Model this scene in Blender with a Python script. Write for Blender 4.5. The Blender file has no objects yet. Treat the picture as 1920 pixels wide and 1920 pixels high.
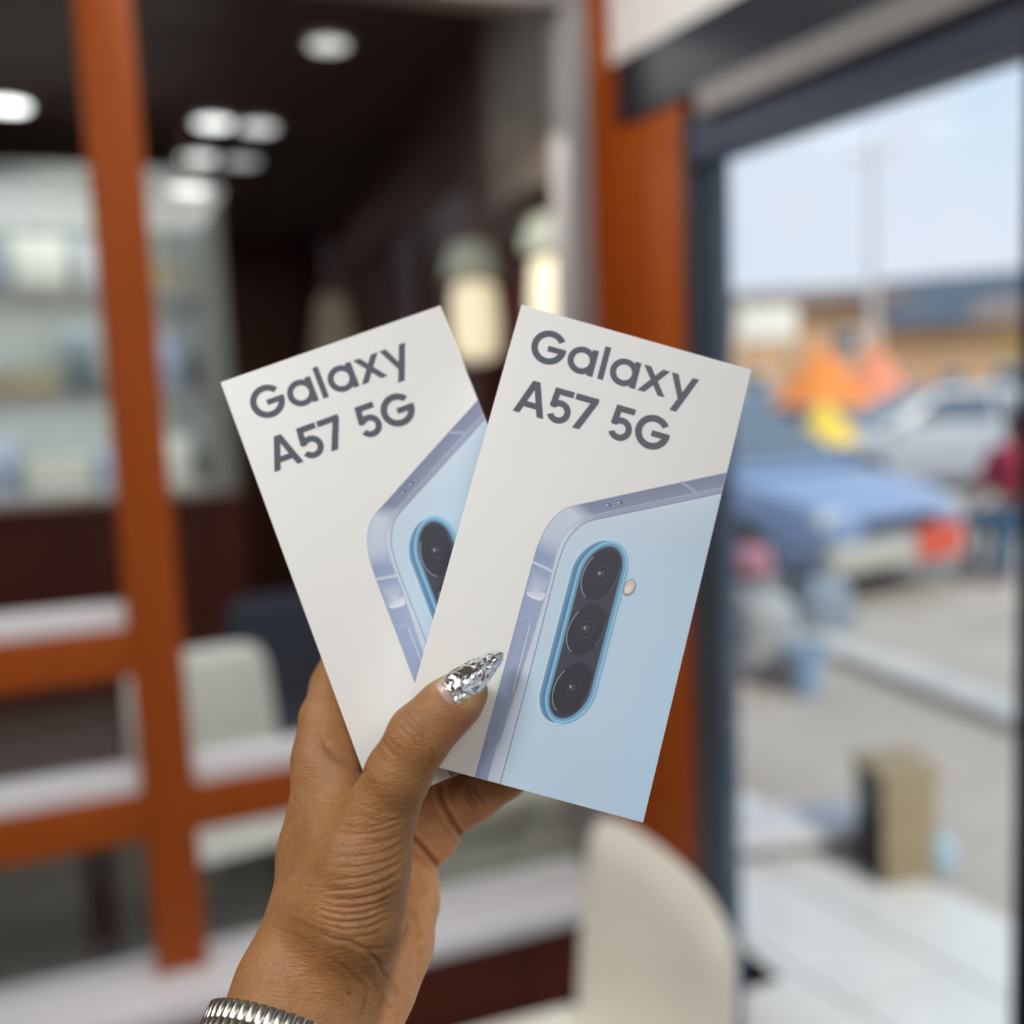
import bpy, bmesh, math, random
import numpy as np
from mathutils import Matrix, Vector
random.seed(7); rng = np.random.default_rng(7)
scene = bpy.context.scene
col = scene.collection

# ------------------------------------------------------------------ camera
F = 1920.0                                   # focal length in pixels of the 1920 frame
HEAD, PITCH, ROLL = math.radians(68), math.radians(6.6), math.radians(2.4)
CAM = np.array([0.0, 0.0, 1.5])
FWD = np.array([math.cos(HEAD)*math.cos(PITCH), math.sin(HEAD)*math.cos(PITCH), -math.sin(PITCH)])
_r0 = np.array([math.sin(HEAD), -math.cos(HEAD), 0.0]); _u0 = np.cross(_r0, FWD)
RIGHT = _r0*math.cos(ROLL) - _u0*math.sin(ROLL)
UP = _u0*math.cos(ROLL) + _r0*math.sin(ROLL)
cd = bpy.data.cameras.new('camera'); cam = bpy.data.objects.new('camera', cd); col.objects.link(cam)
cd.sensor_width = 36.0; cd.lens = 36.0; cd.clip_start = 0.01; cd.clip_end = 400
cam.matrix_world = Matrix([[RIGHT[0], UP[0], -FWD[0], CAM[0]], [RIGHT[1], UP[1], -FWD[1], CAM[1]],
                           [RIGHT[2], UP[2], -FWD[2], CAM[2]], [0, 0, 0, 1]])
cd.dof.use_dof = True; cd.dof.focus_distance = 0.338; cd.dof.aperture_fstop = 3.5
scene.camera = cam

# ------------------------------------------------------------------ exposure, sky, sun, room lights
vs = scene.view_settings
vs.view_transform = 'Standard'; vs.look = 'None'; vs.gamma = 1.0; vs.use_curve_mapping = False
vs.exposure = 0.0
world = bpy.data.worlds.new('world'); scene.world = world; world.use_nodes = True
nt = world.node_tree; nt.nodes.clear()
o_ = nt.nodes.new('ShaderNodeOutputWorld'); bg = nt.nodes.new('ShaderNodeBackground')
tc = nt.nodes.new('ShaderNodeTexCoord'); sx = nt.nodes.new('ShaderNodeSeparateXYZ')
rp = nt.nodes.new('ShaderNodeValToRGB'); rp.color_ramp.elements[0].position = 0.0; rp.color_ramp.elements[1].position = 0.42
rp.color_ramp.elements[0].color = (0.80, 0.83, 0.93, 1); rp.color_ramp.elements[1].color = (0.56, 0.75, 0.97, 1)
nz = nt.nodes.new('ShaderNodeTexNoise'); nz.inputs['Scale'].default_value = 4.5; nz.inputs['Detail'].default_value = 6
cr = nt.nodes.new('ShaderNodeValToRGB'); cr.color_ramp.elements[0].position = 0.5; cr.color_ramp.elements[1].position = 0.72
mx = nt.nodes.new('ShaderNodeMixRGB'); mx.inputs[2].default_value = (0.86, 0.84, 0.93, 1)
L = nt.links.new
L(tc.outputs['Generated'], sx.inputs[0]); L(sx.outputs['Z'], rp.inputs[0]); L(tc.outputs['Generated'], nz.inputs['Vector'])
L(nz.outputs['Fac'], cr.inputs[0]); L(cr.outputs[0], mx.inputs[0]); L(rp.outputs[0], mx.inputs[1]); L(mx.outputs[0], bg.inputs[0])
bg.inputs[1].default_value = 1.15; L(bg.outputs[0], o_.inputs[0])

sd = bpy.data.lights.new('sun', 'SUN'); sun = bpy.data.objects.new('sun', sd); col.objects.link(sun)
sd.energy = 3.0; sd.angle = math.radians(6); sd.color = (1.0, 0.91, 0.77)
sun.rotation_euler = Vector((-0.13, 0.80, -0.75)).to_track_quat('-Z', 'Y').to_euler(); sun.location = (3, -10, 12)

def area(name, loc, power, sx_, sy_, color=(1, 1, 1), direction=(0, 0, -1)):
    ld = bpy.data.lights.new(name, 'AREA'); lo = bpy.data.objects.new(name, ld); col.objects.link(lo)
    ld.energy = power; ld.shape = 'RECTANGLE'; ld.size = sx_; ld.size_y = sy_; ld.color = color
    lo.location = loc; lo.rotation_euler = Vector(direction).to_track_quat('-Z', 'Y').to_euler()
    return lo
CEIL = 2.62
ROOM_LAMPS = [(-0.98, -0.30, 25, .58), (0.52, 1.58, 6, .58), (-1.45, 0.85, 14, .58), (0.05, -1.95, 22, 1.3)]  # second brightens chair and wall, last is frontal fill; both added
for i, (x, y, p, q) in enumerate(ROOM_LAMPS):
    area('room_light', (x, y, CEIL-0.05), p, q, q, (1.0, 0.99, 0.965))

# ------------------------------------------------------------------ helpers
def ray(px, py): return FWD + RIGHT*(px-960)/F - UP*(py-960)/F
def at_y(px, py, y): d = ray(px, py); return CAM + d*((y-CAM[1])/d[1])
def at_z(px, py, z): d = ray(px, py); return CAM + d*((z-CAM[2])/d[2])
def at_d(px, py, t): return CAM + ray(px, py)*t
def c2w(P): P = np.asarray(P, float); return CAM + P[..., 0:1]*RIGHT - P[..., 1:2]*UP + P[..., 2:3]*FWD
def lin(c): 
    c = np.asarray(c, float)/255.0
    return np.where(c <= 0.04045, c/12.92, ((c+0.055)/1.055)**2.4)

MATS = {}
def mat(name, color, rough=0.5, metal=0.0, noise=0.0, nscale=8.0, bump=0.0, bscale=60.0, emit=None, estr=0.0, spec=0.5, stretch=None, color2=None):
    if name in MATS: return MATS[name]
    m = bpy.data.materials.new(name); m.use_nodes = True; n = m.node_tree.nodes; l = m.node_tree.links.new
    b = n['Principled BSDF']; b.inputs['Base Color'].default_value = (*color, 1); b.inputs['Roughness'].default_value = rough
    b.inputs['Metallic'].default_value = metal; b.inputs['Specular IOR Level'].default_value = spec
    t = n.new('ShaderNodeTexCoord'); mp = n.new('ShaderNodeMapping'); l(t.outputs['Object'], mp.inputs[0])
    if stretch: mp.inputs['Scale'].default_value = stretch
    if noise or color2:
        z = n.new('ShaderNodeTexNoise'); z.inputs['Scale'].default_value = nscale; z.inputs['Detail'].default_value = 5; l(mp.outputs[0], z.inputs['Vector'])
        r = n.new('ShaderNodeValToRGB'); l(z.outputs['Fac'], r.inputs[0]); r.color_ramp.elements[0].position = 0.3; r.color_ramp.elements[1].position = 0.7
        c2 = color2 if color2 else tuple(min(1, c*(1+noise)) for c in color)
        c1 = color if color2 else tuple(c*(1-noise) for c in color)
        r.color_ramp.elements[0].color = (*c1, 1); r.color_ramp.elements[1].color = (*c2, 1); l(r.outputs[0], b.inputs['Base Color'])
    if bump:
        z2 = n.new('ShaderNodeTexNoise'); z2.inputs['Scale'].default_value = bscale; z2.inputs['Detail'].default_value = 4; l(mp.outputs[0], z2.inputs['Vector'])
        bp = n.new('ShaderNodeBump'); bp.inputs['Strength'].default_value = bump; bp.inputs['Distance'].default_value = 0.01
        l(z2.outputs['Fac'], bp.inputs['Height']); l(bp.outputs[0], b.inputs['Normal'])
    if emit: b.inputs['Emission Color'].default_value = (*emit, 1); b.inputs['Emission Strength'].default_value = estr
    MATS[name] = m; return m
def wood(name, c1, c2, rough=0.4, axis=(1.2, 12, 12)): return mat(name, c1, rough, color2=c2, spec=0.25, nscale=3.0, stretch=axis, bump=0.05, bscale=20)
def glass_mat():
    if 'glass' in MATS: return MATS['glass']
    m = bpy.data.materials.new('glass'); m.use_nodes = True; n = m.node_tree.nodes; l = m.node_tree.links.new; n.clear()
    o = n.new('ShaderNodeOutputMaterial'); mi = n.new('ShaderNodeMixShader'); tr = n.new('ShaderNodeBsdfTransparent'); gl = n.new('ShaderNodeBsdfGlossy')
    fr = n.new('ShaderNodeFresnel'); ge = n.new('ShaderNodeNewGeometry'); mr = n.new('ShaderNodeMapRange'); mr.inputs['To Min'].default_value = 1.45; mr.inputs['To Max'].default_value = 1/1.45
    l(ge.outputs['Backfacing'], mr.inputs['Value']); l(mr.outputs[0], fr.inputs[0]); tr.inputs[0].default_value = (0.95, 0.97, 0.965, 1); gl.inputs['Roughness'].default_value = 0.02
    l(fr.outputs[0], mi.inputs[0]); l(tr.outputs[0], mi.inputs[1]); l(gl.outputs[0], mi.inputs[2]); l(mi.outputs[0], o.inputs[0])
    MATS['glass'] = m; return m

class MB:
    """collects geometry, builds ONE mesh object"""
    def __init__(s): s.v = []; s.f = []
    def add(s, vs_, fs): k = len(s.v); s.v += [tuple(float(q) for q in p) for p in vs_]; s.f += [tuple(k+i for i in f) for f in fs]; return s
    def box(s, lo, hi, M=None, bev=0.0):
        bm = bmesh.new(); bmesh.ops.create_cube(bm, size=1.0)
        c = [(a+b)/2 for a, b in zip(lo, hi)]; d = [b-a for a, b in zip(lo, hi)]
        for v in bm.verts: v.co = Vector([v.co[i]*d[i]+c[i] for i in range(3)])
        if bev: bmesh.ops.bevel(bm, geom=list(bm.edges), offset=bev, segments=2, affect='EDGES', profile=0.6)
        if M is not None: bm.transform(M)
        bm.verts.index_update(); s.add([v.co[:] for v in bm.verts], [[v.index for v in f.verts] for f in bm.faces]); bm.free(); return s
    def lathe(s, prof, n=24, M=None):
        vs_ = []; fs = []
        for r, z in prof:
            for k in range(n): a = 2*math.pi*k/n; vs_.append(Vector((r*math.cos(a), r*math.sin(a), z)))
        for i in range(len(prof)-1):
            for k in range(n): fs.append((i*n+k, i*n+(k+1) % n, (i+1)*n+(k+1) % n, (i+1)*n+k))
        fs.append(tuple(range(n))[::-1]); fs.append(tuple((len(prof)-1)*n+k for k in range(n)))
        if M is not None: vs_ = [M @ v for v in vs_]
        return s.add(vs_, fs)
    def tube(s, path, r, n=8):
        path = [Vector(p) for p in path]; rs = r if hasattr(r, '__len__') else [r]*len(path); vs_ = []; fs = []
        for i, p in enumerate(path):
            d = (path[min(i+1, len(path)-1)] - path[max(i-1, 0)]).normalized()
            a = d.orthogonal().normalized() if i == 0 else (a - d*a.dot(d)).normalized()
            b = d.cross(a)
            for k in range(n): t = 2*math.pi*k/n; vs_.append(p + (a*math.cos(t)+b*math.sin(t))*rs[i])
        for i in range(len(path)-1):
            for k in range(n): fs.append((i*n+k, i*n+(k+1) % n, (i+1)*n+(k+1) % n, (i+1)*n+k))
        fs.append(tuple(range(n))[::-1]); fs.append(tuple((len(path)-1)*n+k for k in range(n)))
        return s.add(vs_, fs)
    def prism(s, poly, t0, t1, fn):
        """poly 2-D outline extruded from t0 to t1; fn(u, v, t) -> point"""
        n = len(poly); vs_ = [fn(u, v, t0) for u, v in poly]+[fn(u, v, t1) for u, v in poly]
        return s.add(vs_, [tuple(range(n))[::-1], tuple(range(n, 2*n))]+[(i, (i+1) % n, n+(i+1) % n, n+i) for i in range(n)])
    def loft(s, rings, cap=True):
        n = len(rings[0]); vs_ = [p for r in rings for p in r]; fs = []
        for i in range(len(rings)-1):
            for k in range(n): fs.append((i*n+k, i*n+(k+1) % n, (i+1)*n+(k+1) % n, (i+1)*n+k))
        if cap: fs.append(tuple(range(n))[::-1]); fs.append(tuple((len(rings)-1)*n+k for k in range(n)))
        return s.add(vs_, fs)
    def build(s, name, m, parent=None, smooth=False, M=None, **kw):
        me = bpy.data.meshes.new(name); me.from_pydata(s.v, [], s.f); me.validate()
        bm = bmesh.new(); bm.from_mesh(me); bmesh.ops.recalc_face_normals(bm, faces=bm.faces); bm.to_mesh(me); bm.free()
        if m: me.materials.append(m)
        if smooth:
            for p in me.polygons: p.use_smooth = True
            if smooth != 'all': me.set_sharp_from_angle(angle=math.radians(40))
        o = bpy.data.objects.new(name, me); col.objects.link(o)
        if parent: o.parent = parent
        if M is not None: o.matrix_local = M
        return tag(o, **kw)
def tag(o, label=None, cat=None, group=None, kind=None):
    if label: o['label'] = label
    if cat: o['category'] = cat
    if group: o['group'] = group
    if kind: o['kind'] = kind
    return o
def thing(name, loc=(0, 0, 0), rz=0.0, **kw):
    o = bpy.data.objects.new(name, None); col.objects.link(o); o.location = loc; o.rotation_euler = (0, 0, rz); o.empty_display_size = 0.1
    return tag(o, **kw)
def dup(src, loc=None, rz=None, parent=None):
    c = src.copy(); col.objects.link(c)
    if parent: c.parent = parent
    if loc is not None: c.location = loc
    if rz is not None: c.rotation_euler = (0, 0, rz)
    for ch in src.children: dup(ch, parent=c)
    return c
def T(x, y, z): return Matrix.Translation((x, y, z))
def RZ(a): return Matrix.Rotation(a, 4, 'Z')
def RX(a): return Matrix.Rotation(a, 4, 'X')
def RY(a): return Matrix.Rotation(a, 4, 'Y')
# ------------------------------------------------------------------ the setting
M_ORANGE = wood('orange_frame', (0.34, 0.066, 0.005), (0.39, 0.078, 0.007), 0.48, (3, 3, 0.6))
M_WHITE = mat('white_trim', (0.84, 0.83, 0.86), 0.45, noise=0.03)
M_GREYTRIM = mat('grey_trim', (0.30, 0.28, 0.28), 0.4, noise=0.04)
M_NAVY = mat('navy_metal', (0.010, 0.013, 0.024), 0.35, noise=0.1)
M_NAVY2 = mat('slate_metal', (0.045, 0.06, 0.10), 0.35, noise=0.06)
M_SHUT = mat('shutter_grey', (0.26, 0.25, 0.25), 0.4, noise=0.05)
M_REDWOOD = wood('red_wood', (0.075, 0.018, 0.011), (0.15, 0.034, 0.018), 0.3, (1.0, 6, 14))
M_DARKWOOD = wood('dark_wood', (0.070, 0.014, 0.009), (0.13, 0.028, 0.017), 0.4, (8, 8, 0.8))
M_WALL = mat('wall_paint', (0.17, 0.085, 0.065), 0.8, noise=0.03, nscale=3)
M_CEIL = mat('ceiling_paint', (0.40, 0.36, 0.32), 0.8, noise=0.02)
M_FLOOR = mat('shop_floor', (0.22, 0.19, 0.16), 0.3, noise=0.05, nscale=5)
M_RFLOOR = mat('rear_floor', (0.16, 0.155, 0.14), 0.35, noise=0.15, nscale=4)
M_RCEIL = mat('rear_ceiling', (0.060, 0.013, 0.008), 0.6, noise=0.2)
GL = glass_mat()
YP = 2.0                                    # face of the orange glazed partition
K = np.array([1.08, 2.0, 0.0]); AN = math.radians(6)
VV = np.array([math.sin(AN), -math.cos(AN), 0.0]); NN = np.array([math.cos(AN), math.sin(AN), 0.0])
def dw(s, o, z): p = K + VV*s + NN*o; return (p[0], p[1], z)      # along the door wall, outwards, up
def dbox(mb, s0, s1, o0, o1, z0, z1):
    vs_ = [dw(s, o, z) for z in (z0, z1) for s, o in ((s0, o0), (s1, o0), (s1, o1), (s0, o1))]
    return mb.add(vs_, [(0, 1, 2, 3), (4, 5, 6, 7), (0, 1, 5, 4), (1, 2, 6, 5), (2, 3, 7, 6), (3, 0, 4, 7)])

MB().prism([(-3.2, -3.2), dw(5.23, .0, 0)[:2], dw(0, .0, 0)[:2], (1.08, 2.02), (-3.2, 2.02)], -.1, 0, lambda u, v, t: (u, v, t)).build('floor', M_FLOOR, kind='structure', label='grey brown shop floor in front of the glazed partition')
MB().box((-3.2, 2.02, -0.1), (1.5, 7.2, 0)).build('floor_rear', M_RFLOOR, kind='structure', label='dark grey floor of the room behind the glass')
MB().box((-3.2, -3.2, CEIL), (1.72, 2.08, CEIL+0.12)).build('ceiling', M_CEIL, kind='structure', label='ceiling over the front of the shop')
MB().box((-3.2, 2.08, CEIL), (1.72, 7.2, CEIL+0.12)).build('ceiling_rear', M_RCEIL, kind='structure', label='dark brown ceiling of the room behind the glass')
MB().box((-3.2, -3.3, 0), (1.60, -3.2, CEIL)).build('wall_back', M_WALL, kind='structure', label='brown wall behind the viewer')
MB().box((-3.3, -3.2, 0), (-3.2, 7.2, CEIL)).build('wall_left', M_WALL, kind='structure', label='brown side wall of the shop')
MB().box((-3.2, 7.1, 0), (1.5, 7.2, CEIL)).build('wall_rear', M_DARKWOOD, kind='structure', label='dark brown end wall of the room behind the glass')
MB().box((1.36, 2.2, 0), (1.5, 7.1, CEIL)).build('wall_rear_side', M_DARKWOOD, kind='structure', label='dark brown side wall of the room behind the glass')
mb = MB(); dbox(mb, 0.0, 1.2, -.006, 0.14, 2.18, CEIL); dbox(mb, 1.08, 1.2, 0, .14, 0, CEIL); dbox(mb, 1.2, 4.2, 0, .14, 0, .35); dbox(mb, 1.2, 4.2, 0, .14, 2.3, CEIL); dbox(mb, 4.2, 5.25, 0.0, 0.14, 0.0, CEIL)
mb.build('wall_right', mat('white_wall', (.78, .77, .74), .8, noise=.02), kind='structure', label='white wall above and beside the street door')
# corner pillar
pl = [(1.02, 2.0), (1.08, 2.0), dw(.235, 0, 0)[:2], dw(.235, .10, 0)[:2], (1.30, 2.0), (1.32, 2.2), (1.02, 2.2)]
MB().prism(pl, 0, CEIL, lambda u, v, t: (u, v, t)).build('trim_1', M_ORANGE, kind='structure', label='broad orange corner pillar between glass partition and street door')

# glazed partition
w1 = tag(thing('window_1', (0.03, YP, 0)), kind='structure', label='orange framed glass partition with a dark room behind it')
def wp(name, m, lo, hi, bev=0.003, **kw):
    return MB().box([lo[0]-0.03, lo[1]-YP, lo[2]], [hi[0]-0.03, hi[1]-YP, hi[2]], bev=bev).build(name, m, w1, smooth=True, **kw)
wp('post', M_ORANGE, (0.03, 2.0, 0.41), (0.125, 2.085, CEIL))
wp('post', M_ORANGE, (-1.28, 2.0, 0.41), (-1.185, 2.085, CEIL))
wp('post', M_ORANGE, (-3.2, 2.0, 0.41), (-3.1, 2.085, CEIL))
wp('rail', M_ORANGE, (-1.185, 2.0, 1.005), (0.03, 2.08, 1.095))
wp('rail', M_ORANGE, (-1.185, 2.0, 0.685), (0.03, 2.08, 0.775))
wp('rail', M_ORANGE, (0.125, 2.0, 0.685), (1.02, 2.08, 0.775))
wp('rail', M_ORANGE, (-3.1, 2.0, 0.685), (-1.28, 2.08, 0.775))
wp('rail', M_GREYTRIM, (0.125, 2.0, 2.29), (1.02, 2.08, 2.37), label='grey head rail above the glass')
wp('stile', M_GREYTRIM, (0.965, 1.995, 0.41), (1.02, 2.08, 2.29), label='grey stile beside the orange pillar')
for a, b in ((-1.185, 0.03),): wp('glazing_bead', M_WHITE, (a, 2.012, 1.095), (b, 2.07, 1.138), label='white glazing strip')
for a, b in ((-1.185, 0.03), (0.125, 0.965), (-3.1, -1.28)): wp('glazing_bead', M_WHITE, (a, 2.012, 0.775), (b, 2.07, 0.822), label='white glazing strip')
for x0, x1, z0, z1 in ((-1.185, .03, 1.138, CEIL), (-1.185, .03, .822, 1.005), (-1.185, .03, .41, .685), (.125, .965, .822, 2.29),
                       (.125, .965, .41, .685), (.125, 1.02, 2.37, CEIL), (-3.1, -1.28, .822, CEIL), (-3.1, -1.28, .41, .685)):
    wp('pane', GL, (x0, 2.038, z0), (x1, 2.044, z1), bev=0)
MB().box((-3.2, 1.885, 0.365), (1.08, 2.10, 0.41), bev=0.006).build('trim_2', M_WHITE, smooth=True, kind='structure', label='white ledge running along the foot of the glass partition')
b1 = tag(thing('baseboard_front', (-3.2, 1.93, 0)), kind='structure', label='red brown wooden panelling below the white ledge')
x = -3.2
while x < 1.07:
    w = min(0.44, 1.08-x); MB().box((x+3.2+.002, 0, 0), (x+3.2+w-.002, 0.09, 0.365), bev=0.004).build('panel', M_REDWOOD, b1, smooth=True); x += 0.44

# street door
d1 = tag(thing('door_1', dw(0.36, 0, 0)), kind='structure', label='dark navy framed glass street door with shutter above')
def dp(name, m, *a, **kw):
    mb = MB(); dbox(mb, *a); o0 = dw(0.36, 0, 0); mb.v = [(v[0]-o0[0], v[1]-o0[1], v[2]) for v in mb.v]; return mb.build(name, m, d1, **kw)
dp('jamb', M_NAVY, .235, .25, -.006, .06, 0, 2.02); dp('jamb', M_NAVY, .965, 1.08, -.006, .10, 0, 2.02)
dp('jamb_sky_strip', mat('jamb_sky_strip', (.10, .14, .21), .2), .235, .256, .06, .095, 0, 2.0)  # paler blue colour imitates the sky mirrored in the jamb edge
dp('shutter_box', M_NAVY, .02, 1.08, -.008, .15, 2.05, 2.18)
dp('shutter_bar', M_SHUT, .30, 1.07, -.02, .05, 2.0, 2.05, label='grey shutter bar')
dp('top_rail', M_NAVY2, .25, .965, .0, .06, 1.925, 2.0)
dp('bottom_rail', M_NAVY, .25, .965, .03, .10, 0.0, 0.06)
dp('pane', GL, .256, .965, .03, .036, .06, 1.925)
# unseen shop window, added to bring daylight onto the palm
w2 = tag(thing('fill_window', dw(1.2, .05, .35)), kind='structure', label='unseen navy framed shop window added in the street wall for side light')
def w2p(name, m, *a):
    mb = MB(); dbox(mb, *a); o0 = dw(1.2, .05, .35); mb.v = [(v[0]-o0[0], v[1]-o0[1], v[2]-o0[2]) for v in mb.v]; return mb.build(name, m, w2)
for s0 in (1.2, 2.18, 3.17, 4.16): w2p('frame_bar', M_NAVY, s0, s0+.04, .03, .09, .35, 2.3)
for z0 in (.35, 2.26): w2p('frame_rail', M_NAVY, 1.24, 4.16, .032, .088, z0, z0+.04)
for s0, s1 in ((1.24, 2.18), (2.22, 3.17), (3.21, 4.16)): w2p('pane', GL, s0, s1, .057, .063, .39, 2.26)
# ceiling lamps of the front room, two of them added fills
for i, (x, y, p, q) in enumerate(ROOM_LAMPS):
    t = thing('ceiling_lamp', (x, y, CEIL-0.045), label=['square white ceiling lamp behind the viewer', 'square white ceiling panel added above the cream chair as fill light', 'square white ceiling lamp left of the viewer', 'large square ceiling panel added far behind the viewer as frontal fill'][i], cat='lamp', group='ceiling lamps of the front room')
    fr = MB(); h = q/2+.01
    for a in (-1, 1):
        fr.box((-h-.03, a*(h+.015)-.015, 0), (h+.03, a*(h+.015)+.015, .043)); fr.box((a*(h+.015)-.015, -h, 0), (a*(h+.015)+.015, h, .043))
    fr.build('frame', M_WHITE, t)
    MB().box((-h, -h, .012), (h, h, .03)).build('diffuser', mat('diffuser', (.9, .9, .9), .6, emit=(1, .97, .93), estr=2.0), t)
# ------------------------------------------------------------------ signed-distance modelling of organic shapes
def rcone(P, a, b, r1, r2):
    """distance to a tapered capsule"""
    a = np.asarray(a, np.float32); b = np.asarray(b, np.float32); ba = b-a; l2 = float(ba@ba)
    pa = P-a; t = np.clip((pa@ba)/l2, 0, 1); d = pa - t[..., None]*ba
    return np.sqrt((d*d).sum(-1)) - (r1+(r2-r1)*t)
def smin(a, b, k):
    h = np.clip(0.5+0.5*(b-a)/k, 0, 1); return b+(a-b)*h-k*h*(1-h)
def chain(P, nodes, k=0.004):
    d = None
    for (a, r1), (b, r2) in zip(nodes[:-1], nodes[1:]):
        e = rcone(P, a, b, r1, r2); d = e if d is None else smin(d, e, k)
    return d
def box_sd(P, Rm, c, half):
    q = np.abs((P-np.asarray(c, np.float32))@Rm.astype(np.float32)) - np.asarray(half, np.float32)
    return np.sqrt((np.maximum(q, 0)**2).sum(-1)) + np.minimum(q.max(-1), 0)
def surface_nets(D, org, h):
    S = D < 0; n = D.shape
    cnt = np.zeros((n[0]-1, n[1]-1, n[2]-1), np.int8)
    for dx in (0, 1):
        for dy in (0, 1):
            for dz in (0, 1): cnt += S[dx:n[0]-1+dx, dy:n[1]-1+dy, dz:n[2]-1+dz]
    act = (cnt > 0) & (cnt < 8); I = np.argwhere(act); idx = -np.ones(act.shape, np.int64); idx[act] = np.arange(len(I))
    cor = [(a, b, c) for a in (0, 1) for b in (0, 1) for c in (0, 1)]
    V = {c: D[I[:, 0]+c[0], I[:, 1]+c[1], I[:, 2]+c[2]] for c in cor}
    acc = np.zeros((len(I), 3)); num = np.zeros(len(I))
    for c in cor:
        for ax in range(3):
            if c[ax] == 0:
                e = list(c); e[ax] = 1; e = tuple(e); x0, x1 = V[c], V[e]; mk = (x0 < 0) != (x1 < 0)
                t = np.where(mk, x0/(x0-x1+1e-20), 0); p = np.tile(np.array(c, float), (len(I), 1)); p[:, ax] = t
                acc[mk] += p[mk]; num += mk
    verts = (I + acc/num[:, None])*h + np.asarray(org)
    faces = []
    for ax in range(3):
        sl0 = [slice(None)]*3; sl1 = [slice(None)]*3; sl0[ax] = slice(0, -1); sl1[ax] = slice(1, None)
        a, b = S[tuple(sl0)], S[tuple(sl1)]; E = np.argwhere(a != b); u, v = (ax+1) % 3, (ax+2) % 3
        ok = (E[:, u] > 0) & (E[:, v] > 0) & (E[:, u] < n[u]-1) & (E[:, v] < n[v]-1); E = E[ok]
        q = []
        for du, dv in ((-1, -1), (0, -1), (0, 0), (-1, 0)):
            c = E.copy(); c[:, u] += du; c[:, v] += dv; q.append(idx[c[:, 0], c[:, 1], c[:, 2]])
        q = np.stack(q, 1); flip = ~a[E[:, 0], E[:, 1], E[:, 2]]; q[flip] = q[flip][:, ::-1]; faces.append(q)
    return verts, np.concatenate(faces)
def sdf_mesh(fn, lo, hi, h, B=12):
    """surface nets on a grid that is only evaluated in blocks near the surface"""
    nb = [int(math.ceil((hi[i]-lo[i])/(h*B))) for i in range(3)]
    D = np.empty([q*B for q in nb], np.float32); lo = np.array(lo, np.float32)
    g = np.stack(np.meshgrid(*[np.arange(q) for q in nb], indexing='ij'), -1).reshape(-1, 3)
    cen = lo+(g*B+(B-1)/2)*h; dc = fn(cen.astype(np.float32)); near = np.abs(dc) < (B*h*0.5)*1.74+2*h
    for (i, j, k), v, nr in zip(g, dc, near):
        if not nr: D[i*B:i*B+B, j*B:j*B+B, k*B:k*B+B] = v
    G = g[near]; cell = np.stack(np.meshgrid(*[np.arange(B)]*3, indexing='ij'), -1).astype(np.float32)
    for s0 in range(0, len(G), 64):
        q = G[s0:s0+64]; P = lo+(q[:, None, None, None, :]*B+cell[None])*np.float32(h); v = fn(P.astype(np.float32))
        for (i, j, k), d in zip(q, v): D[i*B:i*B+B, j*B:j*B+B, k*B:k*B+B] = d
    return surface_nets(D, lo, h)
def np_mesh(name, V, Fq, m=None, smooth=True):
    me = bpy.data.meshes.new(name); n = len(Fq); k = Fq.shape[1]
    me.vertices.add(len(V)); me.vertices.foreach_set('co', np.asarray(V, np.float32).ravel())
    me.loops.add(n*k); me.loops.foreach_set('vertex_index', Fq.astype(np.int32).ravel())
    me.polygons.add(n); me.polygons.foreach_set('loop_start', np.arange(0, n*k, k, dtype=np.int32))
    me.update(calc_edges=True); me.validate()
    if smooth: me.polygons.foreach_set('use_smooth', np.ones(n, bool))
    if m: me.materials.append(m)
    return me
def vcol(me, name, C):
    a = me.attributes.new(name, 'FLOAT_COLOR', 'POINT'); a.data.foreach_set('color', np.concatenate([C, np.ones((len(C), 1))], 1).astype(np.float32).ravel())

# ------------------------------------------------------------------ the two phone boxes
def rotv(v):
    v = np.array(v, float); th = np.linalg.norm(v); k = v/th; Kx = np.array([[0, -k[2], k[1]], [k[2], 0, -k[0]], [-k[1], k[0], 0]])
    return np.eye(3)+math.sin(th)*Kx+(1-math.cos(th))*Kx@Kx
BW, BH, BT = 0.085, 0.161, 0.0194
POSE = {1: ((-0.15620338, -0.05006739, 0.26823782), (0.02337533, 0.01467733, 0.3498034)),
        2: ((-0.138, -0.1001, -0.3692), (-0.0366, 0.0124, 0.3661))}
BR_ = {k: rotv(v[0]) for k, v in POSE.items()}; BC_ = {k: np.array(v[1]) for k, v in POSE.items()}
def box_world(k):
    Rm, c = BR_[k], BC_[k]
    ax = [c2w(Rm[:, 0])-CAM, -(c2w(Rm[:, 1])-CAM), -(c2w(Rm[:, 2])-CAM)]; o = c2w(c)
    return Matrix([[ax[0][i], ax[1][i], ax[2][i], o[i]] for i in range(3)]+[[0, 0, 0, 1]])
def zplane(k, px, py, off=0.0):
    """camera depth of the box front (off = 0) or back (off = BT) plane at a pixel"""
    n = BR_[k][:, 2]; d = np.array([(px-960)/F, (py-960)/F, 1.0]); return float((n@BC_[k]+off)/(n@d))
def on_box1(px, py):
    n = BR_[1][:, 2]; d = np.array([(px-960)/F, (py-960)/F, 1.0]); X = d*((n@BC_[1])/(n@d))-BC_[1]
    return np.array([BR_[1][:, 0]@X, -(BR_[1][:, 1]@X)])
def A5(x, y): return on_box1(x/2.742+760, y/2.742+860)       # picture-print survey points
CARD = 0.80                                                   # albedo of the white card
def ink(r, g, b): return tuple(np.clip(lin((r, g, b))*CARD/lin((224, 226, 222)), 0, 1))

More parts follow.
